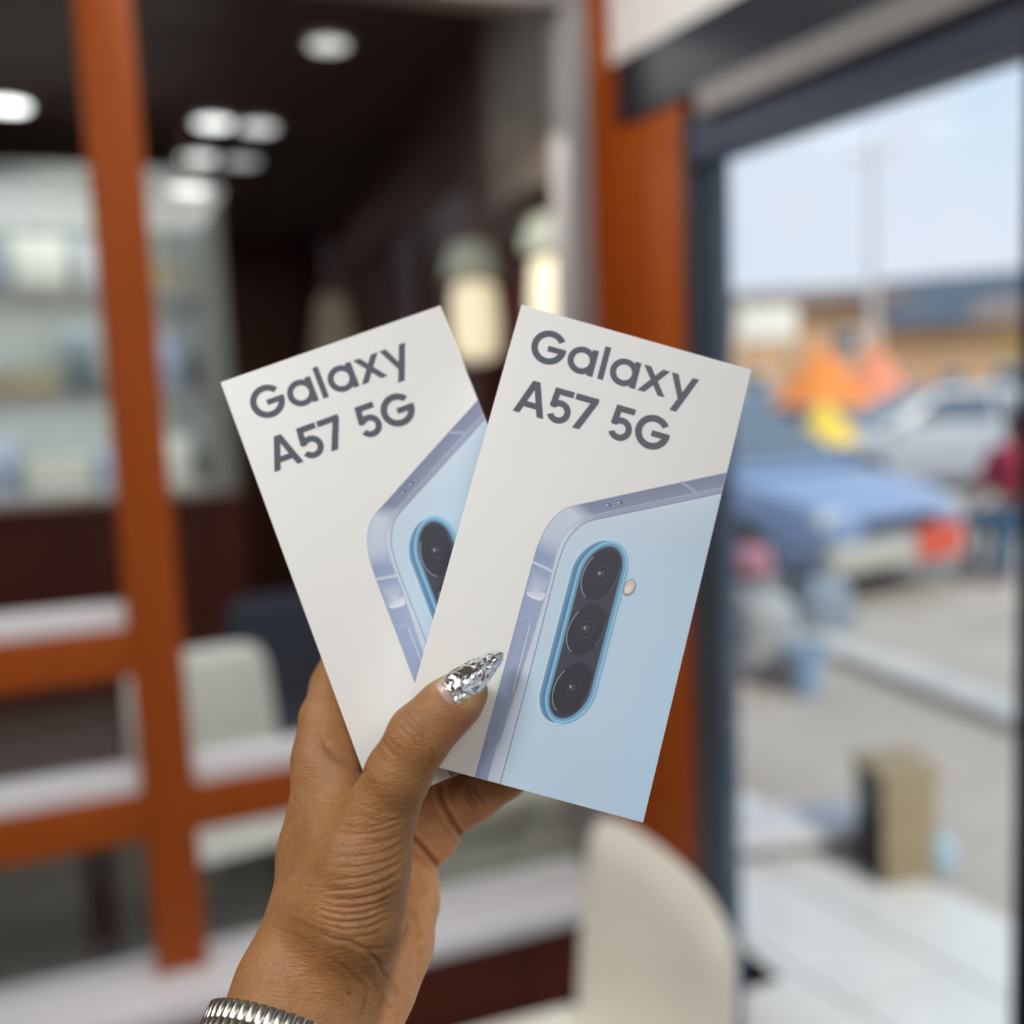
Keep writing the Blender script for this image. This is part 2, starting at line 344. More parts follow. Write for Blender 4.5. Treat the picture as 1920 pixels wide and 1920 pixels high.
class Print:
    """flat print laid on the carton: layered polygons with their ink colours"""
    def __init__(s): s.v = []; s.f = []; s.c = []; s.z = 0.00003
    def quadstrip(s, A, B, ca, cb=None):
        k = len(s.v); n = len(A); ca = ca if isinstance(ca, list) else [ca]*n; cb = ca if cb is None else (cb if isinstance(cb, list) else [cb]*n)
        for i in range(n): s.v += [(*A[i], s.z), (*B[i], s.z)]; s.c += [ca[i], cb[i]]
        for i in range(n-1): s.f.append((k+2*i, k+2*i+1, k+2*i+3, k+2*i+2))
        s.up()
    def poly(s, pts, c):
        k = len(s.v); n = len(pts); cs = c if isinstance(c, list) else [c]*n
        m = np.mean(np.array(pts), 0); s.v += [(*p, s.z) for p in pts]+[(m[0], m[1], s.z)]; s.c += cs+[tuple(np.mean(np.array(cs), 0))]
        for i in range(n): s.f.append((k+i, k+(i+1) % n, k+n))
        s.up()
    def up(s): s.z += 0.000004
    def clip(s):
        bm = bmesh.new(); cl = bm.verts.layers.float_color.new('ink'); vs_ = [bm.verts.new(v) for v in s.v]
        for v, c in zip(vs_, s.c): v[cl] = (*c, 1)
        for f in s.f:
            try: bm.faces.new([vs_[i] for i in f])
            except ValueError: pass
        for co, no in (((BW/2-.0002, 0, 0), (1, 0, 0)), ((-BW/2+.0002, 0, 0), (-1, 0, 0)), ((0, -BH/2+.0002, 0), (0, -1, 0))):
            bmesh.ops.bisect_plane(bm, geom=bm.verts[:]+bm.edges[:]+bm.faces[:], plane_co=co, plane_no=no, clear_outer=True)
        bmesh.ops.recalc_face_normals(bm, faces=bm.faces)
        for f in bm.faces:
            if f.normal.z < 0: f.normal_flip()
        return bm
    def mesh(s, name, m):
        bm = s.clip(); me = bpy.data.meshes.new(name); bm.to_mesh(me); bm.free(); me.materials.append(m); return me
def ink_mat():
    m = bpy.data.materials.new('printed_ink'); m.use_nodes = True; n = m.node_tree.nodes; l = m.node_tree.links.new; b = n['Principled BSDF']
    a = n.new('ShaderNodeAttribute'); a.attribute_name = 'ink'; l(a.outputs['Color'], b.inputs['Base Color']); b.inputs['Roughness'].default_value = 0.42; b.inputs['Specular IOR Level'].default_value = 0.3
    return m
M_INK = ink_mat()
M_CARD = mat('white_card', (CARD, CARD*1.012, CARD*1.005), 0.48, noise=0.006, nscale=40, spec=0.3, bump=0.006, bscale=500)

# lettering: geometric sans built from arcs and strokes, in millimetres on the carton
def arc(cx, cy, r, a0, a1, n=40): return [(cx+r*math.cos(math.radians(a0+(a1-a0)*i/n)), cy+r*math.sin(math.radians(a0+(a1-a0)*i/n))) for i in range(n+1)]
GREY = ink(84, 89, 100)
def mm(ps): return [(x*.001, y*.001) for x, y in ps]
def g_G(P, cx, cy, R, w):
    P.quadstrip(mm(arc(cx, cy, R, 36, 348)), mm(arc(cx, cy, R-w, 36, 348)), GREY)
    P.quadstrip(mm(arc(cx, cy, R, 347, 366)), mm(arc(cx, cy, R-w, 347, 352, 40)), GREY)
    x0 = cx-0.3; P.poly(mm([(x0, cy-1.45), (cx+R*.985, cy-1.45), (cx+R*.985, cy+.65), (x0, cy+.65)]), GREY)
def g_a(P, cx, cy, R, w, xr, y0, y1):
    P.quadstrip(mm(arc(cx, cy, R, 0, 360, 60)), mm(arc(cx, cy, R-w, 0, 360, 60)), GREY)
    P.up(); P.poly(mm([(xr-w, y0), (xr, y0), (xr, y1), (xr-w, y1)]), GREY)
def g_5(P, x):
    # x = left end of the top bar; baseline 42.4, cap line 54.75
    P.poly(mm([(x, 52.55), (x+6.85, 52.55), (x+6.85, 54.75), (x, 54.75)]), GREY)
    P.quadstrip(mm([(x+.02, 54.75), (x-.55, 48.2)]), mm([(x+2.2, 54.75), (x+1.75, 48.9)]), GREY)
    cx, cy, R, w = x+3.12, 46.45, 4.2, 2.2
    P.quadstrip(mm(arc(cx, cy, R, 152, -153, 50)), mm(arc(cx, cy, R-w, 148, -153, 50)), GREY)
    P.poly(mm([(x-.55, 48.2), (x+1.75, 48.9), (x+1.4, 47.6), (x-.1, 47.65)]), GREY)
def lettering():
    P = Print()
    g_G(P, -29.1, 67.9, 6.25, 2.35); g_a(P, -16.8, 66.65, 5.05, 2.2, -11.7, 61.8, 71.6)
    P.poly(mm([(-9.98, 61.8), (-7.85, 61.8), (-7.85, 74.05), (-9.98, 74.05)]), GREY)
    g_a(P, -1.3, 66.65, 5.05, 2.2, 3.87, 61.8, 71.6)
    P.poly(mm([(4.84, 71.5), (7.45, 71.5), (14.8, 61.82), (12.15, 61.82)]), GREY); P.up()
    P.poly(mm([(11.75, 71.5), (14.45, 71.5), (7.4, 61.82), (4.7, 61.82)]), GREY); P.up()
    P.poly(mm([(22.75, 71.5), (25.15, 71.5), (19.9, 58.0), (17.4, 58.0)]), GREY); P.up()
    P.poly(mm([(15.05, 71.5), (17.55, 71.5), (21.7, 62.3), (20.1, 61.1)]), GREY)
    # A
    P.poly(mm([(-31.35, 54.8), (-29.0, 54.8), (-33.15, 42.42), (-35.5, 42.42)]), GREY); P.up()
    P.poly(mm([(-31.1, 54.8), (-28.75, 54.8), (-24.5, 42.42), (-26.9, 42.42)]), GREY); P.up()
    P.poly(mm([(-33.4, 45.0), (-26.6, 45.0), (-27.1, 47.1), (-32.9, 47.1)]), GREY)
    g_5(P, -23.05); g_5(P, -0.83)
    P.poly(mm([(-15.45, 52.5), (-8.0, 52.5), (-7.3, 54.7), (-15.45, 54.7)]), GREY); P.up()
    P.quadstrip(mm([(-7.3, 54.7), (-7.3, 53.1), (-11.55, 42.42)]), mm([(-9.9, 54.7), (-9.9, 52.6), (-14.05, 42.42)]), GREY)
    g_G(P, 13.62, 48.55, 6.2, 2.35)
    return P.mesh('lettering', M_INK)

def smooth_path(pts, n=8):
    """Catmull-Rom through points"""
    p = [np.array(q, float) for q in pts]; p = [2*p[0]-p[1]]+p+[2*p[-1]-p[-2]]; out = []
    for i in range(1, len(p)-2):
        for j in range(n):
            t = j/n; out.append(0.5*((2*p[i])+(-p[i-1]+p[i+1])*t+(2*p[i-1]-5*p[i]+4*p[i+1]-p[i+2])*t*t+(-p[i-1]+3*p[i]-3*p[i+1]+p[i+2])*t**3))
    out.append(p[-2]); return out
def art(ps): return [tuple(A5(x, y)) for x, y in ps]
def mixc(a, b, t): return tuple(np.array(a)*(1-t)+np.array(b)*t)
OUT = [(1760, 49), (1642, 75), (1425, 121), (1150, 180), (960, 222), (885, 238), (835, 252), (785, 283), (740, 331), (702, 398), (680, 452), (660, 515), (622, 656), (500, 1110), (355, 1650)]
IN1 = [(1760, 122), (1635, 150), (1500, 178), (1250, 231), (1020, 281), (950, 297), (895, 318), (843, 362), (820, 394), (803, 426), (779, 490), (762, 556), (724, 698), (588, 1140), (420, 1668)]
IN2 = [(1760, 150), (1628, 176), (1500, 204), (1250, 256), (1030, 302), (958, 318), (905, 342), (857, 386), (837, 413), (820, 443), (795, 508), (773, 580), (745, 690), (640, 1100), (485, 1680)]
TOPC, CORN, SIDE, SIDE2 = ink(124, 134, 160), ink(196, 208, 220), ink(136, 158, 190), ink(150, 168, 196)
def picture():
    P = Print(); n = len(OUT)
    P.z = 0.00003
    # back panel of the printed phone
    pts = smooth_path(art(IN2)); B = [(max(p[0], 0.0)+0.09, p[1]) for p in pts]
    xr = BW/2+.004
    P.quadstrip([tuple(p) for p in pts], [(xr, max(min(p[1], 0.06), -.09)) for p in pts], [mixc(ink(196, 214, 224), ink(186, 210, 226), i/len(pts)) for i in range(len(pts))],
                [mixc(ink(176, 197, 208), ink(178, 208, 228), i/len(pts)) for i in range(len(pts))])
    P.up()
    o, i1, i2 = (smooth_path(art(q)) for q in (OUT, IN1, [(x, y) for x, y in IN1]))
    m = min(len(o), len(i1)); cols = []
    for k in range(m):
        t = k/8.0          # index of the control point
        if t < 4.4: c = TOPC
        elif t < 6: c = mixc(TOPC, CORN, (t-4.4)/1.6)
        elif t < 9: c = mixc(CORN, ink(186, 200, 216), (t-6)/3)
        elif t < 10.6: c = mixc(ink(186, 200, 216), SIDE, (t-9)/1.6)
        elif t < 12: c = mixc(SIDE, SIDE2, (t-10.6)/1.4)
        else: c = mixc(SIDE2, ink(140, 158, 184), min(1, (t-12)/2))
        cols.append(c)
    P.quadstrip([tuple(p) for p in o[:m]], [tuple(p) for p in i1[:m]], cols, [mixc(c, CORN, .12) for c in cols])
    # rim between side face and back panel
    P.up(); j1 = smooth_path(art(IN1)); j2 = smooth_path(art(IN2))
    rc = [mixc(ink(150, 160, 182), ink(196, 210, 222), min(1, max(0, (k/8-4)/3))) for k in range(len(j1))]
    P.quadstrip([tuple(p) for p in j1], [tuple(p) for p in j2], rc)
    # broad light chamfer on the long side
    P.up()
    def line(ps, w, c, wend=None):
        q = smooth_path(art(ps)); A = []; B = []
        for k in range(len(q)):
            d = q[min(k+1, len(q)-1)]-q[max(k-1, 0)]; d = d/np.linalg.norm(d); nn = np.array([-d[1], d[0]])*w*.5e-3
            A.append(tuple(q[k]+nn)); B.append(tuple(q[k]-nn))
        P.quadstrip(A, B, c)
    line(IN2, 0.30, ink(122, 140, 166)); P.up()
    line([(x, y-2.5) for x, y in IN1[:6]]+[(x-3, y-2) for x, y in IN1[6:]], 0.26, ink(176, 186, 204)); P.up()
    line(OUT, 0.16, ink(140, 150, 176)); P.up()
    line([(1418, 119), (1508, 184)], 0.95, ink(160, 168, 190)); line([(655, 531), (765, 584)], 0.95, ink(196, 208, 222)); P.up()
    # key island end on the long side
    ki = smooth_path(art([(650, 560), (625, 655), (622, 690), (640, 712), (690, 730), (708, 722), (722, 690), (745, 606)])); kc = [SIDE2, ink(158, 176, 202), ink(215, 224, 234), ink(222, 230, 238), ink(222, 230, 238), ink(215, 224, 234), ink(158, 176, 202), SIDE2]
    P.poly([tuple(p) for p in ki], [kc[min(7, i//8)] for i in range(len(ki))]); P.up()
    # buttons
    def button(top, bot, w, cut=False):
        a, b = np.array(top, float), np.array(bot, float); d = (b-a)/np.linalg.norm(b-a); nn = np.array([-d[1], d[0]])
        rim = []
        for t in range(13): an = math.pi*t/12; rim.append(a-d*w*math.sin(an)+nn*w*math.cos(an)*-1)
        for t in range(13): an = math.pi*t/12; rim.append(b+d*w*math.sin(an)+nn*w*math.cos(an))
        P.poly(art(rim), ink(150, 166, 194)); P.up()
        line([tuple(a-nn*w*1), tuple(b-nn*w*1)], .32, ink(206, 217, 230)); line([tuple(p) for p in rim[2:13:2]], .16, ink(196, 208, 224)); line([tuple(p) for p in rim[13::2]], .16, ink(196, 208, 224)); P.up()
    button((620, 836), (530, 1192), 24); button((455, 1450), (398, 1660), 24)
    # camera island
    c1, c2, c3 = np.array((1003., 597.)), np.array((928., 878.)), np.array((855., 1180.))
    S = np.array([[104.**2, -5400.], [-5400., 134.**2]]); Lc = np.linalg.cholesky(S)
    def ell(c, s=1.0, n=40, grow=0.0):
        out = []
        for k in range(n):
            a = 2*math.pi*k/n; p = Lc@np.array([math.cos(a), math.sin(a)]); p = p*s
            if grow: p = p*(1+grow/np.linalg.norm(p))
            out.append(c+p)
        return out
    def hull(pts):
        pts = sorted(map(tuple, pts)); 
        def half(ps):
            h = []
            for p in ps:
                while len(h) > 1 and (h[-1][0]-h[-2][0])*(p[1]-h[-2][1])-(h[-1][1]-h[-2][1])*(p[0]-h[-2][0]) <= 0: h.pop()
                h.append(p)
            return h
        a, b = half(pts), half(pts[::-1]); return a[:-1]+b[:-1]
    def pill(g, off=(0, 0)): o2 = np.array(off); return hull(ell(c1+(3, -6)+o2, 1, 48, g)+ell(c3+(-6, 14)+o2, 1, 48, g))
    P.poly(art(pill(46, (-30, 0))), ink(190, 213, 227)); P.up()
    P.poly(art(pill(34, (-24, -2))), ink(104, 148, 180)); P.up()
    P.poly(art(pill(24, (-20, -1))), ink(88, 130, 164)); P.up()
    P.poly(art(pill(35, (4, 2))), ink(128, 184, 212)); P.up()
    P.poly(art(pill(27, (3, 1))), ink(150, 200, 222)); P.up()
    P.poly(art(pill(22, (2, 0))), ink(110, 160, 190)); P.up()
    P.poly(art(pill(10)), ink(96, 130, 152)); P.up()
    P.poly(art(pill(5)), ink(66, 69, 80)); P.up()
    for c in (c1, c2, c3):
        P.poly(art(ell(c, 1.0)), ink(58, 61, 71)); P.up(); P.poly(art(ell(c, .965)), ink(52, 54, 64)); P.up()
        E = [(math.degrees(math.atan2(p[1]-c[1], p[0]-c[0])) % 360, tuple(p)) for p in ell(c, .955, 90)]
        line([p for a, p in sorted(e for e in E if 122 < e[0] < 250)][::3], .26, ink(158, 161, 166))
        line([p for a, p in sorted(((a-360 if a > 180 else a), p) for a, p in E if a > 335 or a < 70)][::3], .14, ink(116, 118, 124))
        cc = c+np.array((8, -2)); P.poly(art(ell(cc, .36)), ink(60, 62, 74)); P.up(); P.poly(art(ell(cc, .26)), ink(46, 47, 57)); P.up(); P.poly(art(ell(cc, .17)), ink(66, 67, 80)); P.up()
        P.poly(art(ell(cc+np.array((-14, -6)), .07)), ink(150, 152, 160)); P.up()
    f = np.array((1150., 662.)); P.poly(art([f+(p-c1)*.305 for p in ell(c1)]), ink(128, 130, 138)); P.up()
    P.poly(art([f+(p-c1)*.275 for p in ell(c1)]), ink(205, 196, 186)); P.up(); P.poly(art([f+(-5, 8)+(p-c1)*.15 for p in ell(c1)]), ink(226, 214, 202)); P.up()
    # microphone holes on the top edge
    for q in ((1040, 236), (1098, 224)):
        P.poly(art([(q[0]+16*math.cos(a*.4), q[1]+6*math.sin(a*.4)) for a in range(16)]), ink(72, 82, 110)); P.up(); P.poly(art([(q[0]-3+11*math.cos(a*.4), q[1]+3+3*math.sin(a*.4)) for a in range(16)]), ink(224, 228, 236)); P.up()
    return P.mesh('phone_picture', M_INK)
LET, PIC = lettering(), picture()
def phone_box(k, label):
    M = box_world(k); e = bpy.data.objects.new('phone_box', None); col.objects.link(e); e.matrix_world = M; e.empty_display_size = .02
    tag(e, label, 'box', 'phone boxes held in the hand')
    MB().box((-BW/2, -BH/2, -BT), (BW/2, BH/2, 0), bev=0.0004).build('carton', M_CARD, e, smooth=True)
    MB().box((-BW/2+.0002, -BH/2-.00015, -BT*.62-.0002), (BW/2-.0002, -BH/2+.0005, -BT*.62+.0002)).build('lid_seam', mat('seam', (.25, .26, .27), .6), e)
    for nm, me in (('lettering', LET), ('phone_picture', PIC)):
        o = bpy.data.objects.new(nm, me); col.objects.link(o); o.parent = e
        o['label'] = 'grey lettering Galaxy A57 5G' if nm == 'lettering' else 'printed picture of a pale blue phone with three cameras'
    return e
phone_box(1, 'white phone box in front, leaning right, with the whole printed blue phone under the thumb')
phone_box(2, 'white phone box behind the other, leaning left, with its printed phone half covered')
# ------------------------------------------------------------------ the hand
def pt(px, py, z): return np.array([(px-960)/F*z, (py-960)/F*z, z])
def zb2(px, py, r): return zplane(2, px, py, BT)+r
def hand_sdf(P):
    N = lambda px, py, z, r: (pt(px, py, z), r)
    k1 = 0.011
    # metacarpals and wrist
    d = chain(P, [N(613, 1425, .362, .0110), N(598, 1600, .355, .0132), N(583, 1730, .346, .0140), N(555, 1850, .340, .0165)], .006)
    d = smin(d, chain(P, [N(662, 1450, .379, .0112), N(640, 1600, .370, .0135), N(610, 1780, .353, .0150)], .006), k1)
    d = smin(d, chain(P, [N(725, 1490, .389, .0105), N(690, 1620, .381, .0130), N(640, 1790, .360, .0150)], .006), k1)
    d = smin(d, chain(P, [N(778, 1610, .389, .0085), N(757, 1690, .378, .0122), N(733, 1770, .364, .0140), N(702, 1838, .354, .0138), N(655, 1900, .347, .0145)], .006), .008)
    d = smin(d, chain(P, [N(545, 1862, .340, .0180), N(515, 1960, .333, .0185), N(440, 2330, .300, .0215)], .006), k1)
    d = smin(d, chain(P, [N(655, 1885, .341, .0165), N(622, 1960, .335, .0180), N(575, 2330, .302, .0215)], .006), k1)
    # web between thumb and index
    d = smin(d, chain(P, [N(640, 1478, .352, .0075), N(636, 1570, .344, .0115), N(620, 1680, .339, .0135)], .006), .010)
    # index finger, up behind the left box
    ix = [N(609, 1425, .363, .0108), N(615, 1350, .369, .0100), N(630, 1290, zb2(630, 1290, .0085), .0094), N(660, 1215, zb2(660, 1215, .0088), .0092), N(735, 1110, zb2(735, 1110, .0084), .0086), N(812, 1060, zb2(812, 1060, .0078), .0078)]
    d = smin(d, chain(P, ix, .003), .006)
    # thumb
    th = [N(648, 1800, .338, .0135), N(668, 1715, .3325, .0150), N(687, 1620, .3325, .0138), N(716, 1520, .3330, .0109), N(747, 1450, .3290, .0098), N(787, 1379, .3272, .0095), N(836, 1329, .3294, .0085), N(866, 1305, .3308, .0070), N(879, 1294, .3318, .0054)]
    d = smin(d, chain(P, th, .005), .0085)
    # distal palm pad and the ring and little fingers
    rg = [N(770, 1560, .386, .0105), N(800, 1490, .389, .0100), N(840, 1390, zb2(840, 1390, .0092), .0094), N(890, 1260, zb2(890, 1260, .0088), .0088), N(935, 1180, zb2(935, 1180, .0078), .0076)]
    d = smin(d, chain(P, rg, .003), .006)
    md = [N(668, 1450, .381, .0108), N(735, 1330, zb2(735, 1330, .0098), .0100), N(800, 1200, zb2(800, 1200, .0090), .0092), N(860, 1130, zb2(860, 1130, .0080), .0080)]
    d = smin(d, chain(P, md, .003), .004)
    d = smin(d, chain(P, [N(778, 1580, .385, .0105), N(808, 1562, .384, .0112)], .004), .006)
    lf = [N(836, 1524, .384, .0100), N(890, 1487, .384, .0097), N(945, 1449, .3845, .0092), N(1010, 1385, zb2(1010, 1385, .0085), .0086), N(1060, 1320, zb2(1060, 1320, .0076), .0074)]
    d = smin(d, chain(P, lf, .003), .0022)
    # the boxes press their shape into the skin
    for k in (1, 2):
        c = BC_[k]+BR_[k][:, 2]*BT/2
        d = np.maximum(d, -(box_sd(P, BR_[k], c, (BW/2+.0001, BH/2+.0001, BT/2+.0001))))
    return np.maximum(d, P[..., 1]-0.222)
HV, HF = sdf_mesh(hand_sdf, (-.125, .012, .288), (.035, .226, .412), 0.0008)
def quad_edges(Fq): E = np.concatenate([Fq[:, [i, (i+1) % 4]] for i in range(4)]); return np.sort(E, 1)
def relax(V, Fq, it, lam=.5):
    E = np.unique(quad_edges(Fq), axis=0); n = len(V); deg = np.bincount(E.ravel(), minlength=n)[:, None]
    for _ in range(it):
        S = np.stack([np.bincount(E[:, 0], V[E[:, 1], k], n)+np.bincount(E[:, 1], V[E[:, 0], k], n) for k in range(3)], 1); V = V+lam*(S/deg-V)
    return V
def subdiv(V, Fq):
    E0 = quad_edges(Fq); E, inv = np.unique(E0, axis=0, return_inverse=True); inv = inv.reshape(4, -1); n, ne = len(V), len(E)
    W_ = np.concatenate([V, V[E].mean(1), V[Fq].mean(1)]); c = n+ne+np.arange(len(Fq)); e = [n+inv[i] for i in range(4)]
    return W_, np.concatenate([np.stack([Fq[:, i], e[i], c, e[(i+3) % 4]], 1) for i in range(4)])
HV = relax(HV, HF, 3); V, HF = subdiv(HV, HF); V = relax(V, HF, 2)
me = np_mesh('hand', V, HF); nv = len(V)
Nn = np.empty(nv*3, np.float32); me.vertex_normals.foreach_get('vector', Nn); Nn = Nn.reshape(-1, 3).astype(float)
PX = 960+F*V[:, 0]/V[:, 2]; PY = 960+F*V[:, 1]/V[:, 2]
view = -(Nn*V).sum(1)/np.linalg.norm(V, axis=1)              # > 0 where the skin faces the viewer's side
facing = np.clip((view+.05)/.25, 0, 1)
def pdist(poly, reach=60.0):
    """distance in survey pixels to a polyline and position along it (far vertices: 1e9)"""
    q = np.array(poly, float); sel = np.flatnonzero((PX > q[:, 0].min()-reach) & (PX < q[:, 0].max()+reach) & (PY > q[:, 1].min()-reach) & (PY < q[:, 1].max()+reach))
    x, y = PX[sel], PY[sel]; best = np.full(len(sel), 1e9); tt = np.zeros(len(sel)); n = len(poly)-1
    for i in range(n):
        a, b = q[i], q[i+1]; ba = b-a
        t = np.clip(((x-a[0])*ba[0]+(y-a[1])*ba[1])/(ba@ba), 0, 1); dd = np.hypot(x-a[0]-t*ba[0], y-a[1]-t*ba[1])
        m = dd < best; best[m] = dd[m]; tt[m] = (i+t[m])/n
    B = np.full(nv, 1e4); B[sel] = best; T_ = np.zeros(nv); T_[sel] = tt
    return B, T_
disp = np.zeros(nv); dark = np.zeros(nv)
def crease(poly, depth, w, tone=.3, zr=(0, 1), fade=True, ridge=0.35):
    poly = [tuple(p) for p in smooth_path(poly, 5)]; dd, t = pdist(poly, 8*w); i = np.flatnonzero(dd < 8*w); dd, t = dd[i], t[i]
    f = facing[i]*((V[i, 2] > zr[0]) & (V[i, 2] < zr[1]))*(np.clip(np.minimum(t, 1-t)*5, 0, 1) if fade else 1)
    g = np.exp(-(dd/w)**2)
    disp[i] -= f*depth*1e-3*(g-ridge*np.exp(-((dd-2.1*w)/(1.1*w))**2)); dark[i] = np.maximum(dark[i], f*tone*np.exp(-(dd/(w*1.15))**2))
c1_ = lambda ps: [(480+x/3.2, 1180+y/3.2) for x, y in ps]
c2_ = lambda ps: [(340+x/3.2, 1500+y/3.2) for x, y in ps]
FR = (0, .352)
# fan of folds on the ball of the thumb
folds = [([(1340, 95), (1200, 150), (1060, 165), (930, 150)], .16), ([(1345, 130), (1200, 185), (1040, 205), (900, 200)], .20), ([(1340, 190), (1210, 250), (1050, 275), (900, 285)], .24), ([(1355, 240), (1220, 310), (1060, 335), (900, 345)], .28),
         ([(1360, 300), (1220, 370), (1060, 400), (880, 405)], .28), ([(1355, 350), (1210, 425), (1050, 470), (880, 480)], .30), ([(1355, 405), (1210, 490), (1040, 535), (850, 540)], .38), ([(1345, 470), (1200, 555), (1020, 598), (840, 590)], .42),
         ([(1320, 545), (1180, 615), (1010, 645), (830, 628)], .40), ([(1290, 605), (1150, 660), (980, 688), (820, 662)], .40), ([(1260, 650), (1120, 715), (960, 735), (810, 700)], .36), ([(1250, 710), (1120, 762), (960, 775), (800, 735)], .30), ([(1240, 770), (1110, 815), (960, 815), (800, 765)], .24)]
for ps, dp_ in folds:
    crease(c2_(ps), dp_, 3.4, .28, FR)
    crease(c2_([(x-40, y-22) for x, y in ps]), dp_*.35, 2.2, .08, FR)
rf = np.random.default_rng(3)
for i in range(46):                                          # finer lines towards the back of the hand and the wrist
    y0 = 1505+rf.random()*330; x0 = 545+rf.random()*150; ln = 40+rf.random()*90
    if y0 > 1760: x0 -= 40
    crease([(x0, y0), (x0+ln*.5, y0+4-rf.random()*8), (x0+ln, y0-3-rf.random()*8)], .05+.06*rf.random(), 2.2, .05, FR)
# thumb knuckle
for ps, dp_ in (([(850, 500), (925, 560), (1000, 640), (1015, 700)], .22), ([(880, 480), (960, 545), (1030, 620)], .10), ([(830, 545), (890, 610), (950, 670), (975, 715)], .14), ([(750, 640), (790, 715), (850, 770)], .16), ([(770, 620), (830, 690), (900, 740)], .10),
                ([(720, 700), (770, 780), (850, 840)], .08), ([(1050, 690), (1060, 760), (1040, 830)], .18), ([(650, 900), (740, 930), (860, 935)], .06), ([(640, 980), (740, 1010), (880, 1010)], .06), ([(620, 1050), (740, 1090), (900, 1090)], .10), ([(600, 1110), (760, 1150), (905, 1130)], .14)):
    crease(c1_(ps), dp_, 3.2, .22, FR)
# web and index knuckle
crease(c1_([(415, 690), (450, 735), (525, 795), (630, 852)]), .45, 7, .30, (0, .372), fade=False)
for ps in ([(350, 610), (370, 670), (385, 740)], [(380, 600), (400, 660), (430, 720)], [(330, 650), (350, 710), (370, 760)], [(420, 480), (460, 486), (505, 490)], [(300, 690), (330, 740), (340, 790)]): crease(c1_(ps), .07, 3.0, .14, (0, .385))
# palm and little finger
BK = (.345, .42)
crease(c1_([(930, 1250), (1010, 1335), (1105, 1445)]), .9, 5, .45, BK, fade=False)
crease(c1_([(1092, 955), (1100, 1020), (1150, 1125), (1222, 1232)]), .9, 5, .45, BK, fade=False)
for ps in ([(1262, 930), (1285, 1010), (1345, 1085)], [(1290, 925), (1325, 1000), (1372, 1070)], [(1240, 960), (1265, 1030), (1310, 1090)]): crease(c1_(ps), .30, 4, .40, BK)
# wrist
for ps, dp_ in (([(780, 750), (900, 830), (1020, 852), (1090, 892), (1250, 880), (1325, 780)], .45), ([(1040, 858), (1150, 945), (1210, 1040), (1280, 1120), (1305, 1195)], .50), ([(850, 925), (980, 1010), (1080, 1100), (1130, 1165)], .28), ([(1110, 1150), (1105, 1240), (1080, 1300)], .22),
                ([(1185, 1150), (1235, 1225), (1262, 1262)], .25), ([(1120, 900), (1180, 960), (1240, 1010)], .22), ([(1060, 1000), (1140, 1080), (1200, 1180)], .18), ([(640, 700), (780, 770), (900, 860)], .14), ([(560, 760), (720, 830), (860, 930)], .10)):
    crease(c2_(ps), dp_, 4.0, .30, (0, .372))
for ps in ([(1350, 620), (1400, 720), (1412, 790), (1380, 900)], [(1385, 400), (1440, 520), (1490, 570)]): crease(c2_(ps), .5, 7, .12, (.335, .42))
V += Nn*disp[:, None]
# tendon of the thumb and hollow beside it
dd, t_ = pdist([(660, 1470), (632, 1560), (606, 1660), (580, 1760)]); V += Nn*(facing*(V[:, 2] < .35)*.0009*np.exp(-(dd/20)**2)*np.clip(np.minimum(t_, 1-t_)*4, 0, 1))[:, None]
# skin colours: brown back, paler palm, ruddy creases, pale tip sides
base = np.array((.318, .148, .052)); palm = np.array((.78, .37, .145)); rud = np.array((.30, .115, .052)); pale = np.array((.47, .30, .12)); darkc = np.array((.16, .062, .030))
def ss_(x, a, b): t = np.clip((x-a)/(b-a), 0, 1); return t*t*(3-2*t)
C = np.tile(base, (nv, 1))
pf = ss_(V[:, 2], .347, .358)*ss_(PX, 735, 775)*ss_(PY, 1470, 1520)
pf = np.maximum(pf, ss_(PX-(PY-1680)*-.25, 762, 785)*ss_(PY, 1660, 1720)*.9); C = C*(1-pf[:, None])+palm*pf[:, None]
ff = ss_(V[:, 2], .36, .37)*(1-ss_(PY, 1560, 1640))*ss_(PX, 760, 800)*.75; C = C*(1-ff[:, None])+np.array((.44, .20, .095))*ff[:, None]
dd, _ = pdist([(850, 1395), (885, 1350), (898, 1320)]); f = np.exp(-(dd/26)**2)*.55*(V[:, 2] < .35); C = C*(1-f[:, None])+np.array((.45, .16, .072))*f[:, None]
dd, _ = pdist([(818, 1284), (838, 1268)]); f = np.exp(-(dd/11)**2)*.8*(V[:, 2] < .35); C = C*(1-f[:, None])+pale*f[:, None]
dd, _ = pdist([(878, 1322), (900, 1292)]); f = np.exp(-(dd/13)**2)*.85*(V[:, 2] < .35); C = C*(1-f[:, None])+pale*f[:, None]
nzv = (np.sin(PX*.043+1.3*np.sin(PY*.031))*np.sin(PY*.037+1.7*np.sin(PX*.023)))[:, None]; C *= 1+.06*nzv
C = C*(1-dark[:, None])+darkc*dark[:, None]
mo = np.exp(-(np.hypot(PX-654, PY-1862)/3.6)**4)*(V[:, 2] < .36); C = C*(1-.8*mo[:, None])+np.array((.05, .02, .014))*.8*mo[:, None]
WR = pt(600, 1870, .338)                                     # base of the person: the wrist
base_w = c2w(WR)
person = thing('person', tuple(base_w), label="left hand with one crinkled silver thumbnail, holding up two phone boxes", cat='person')
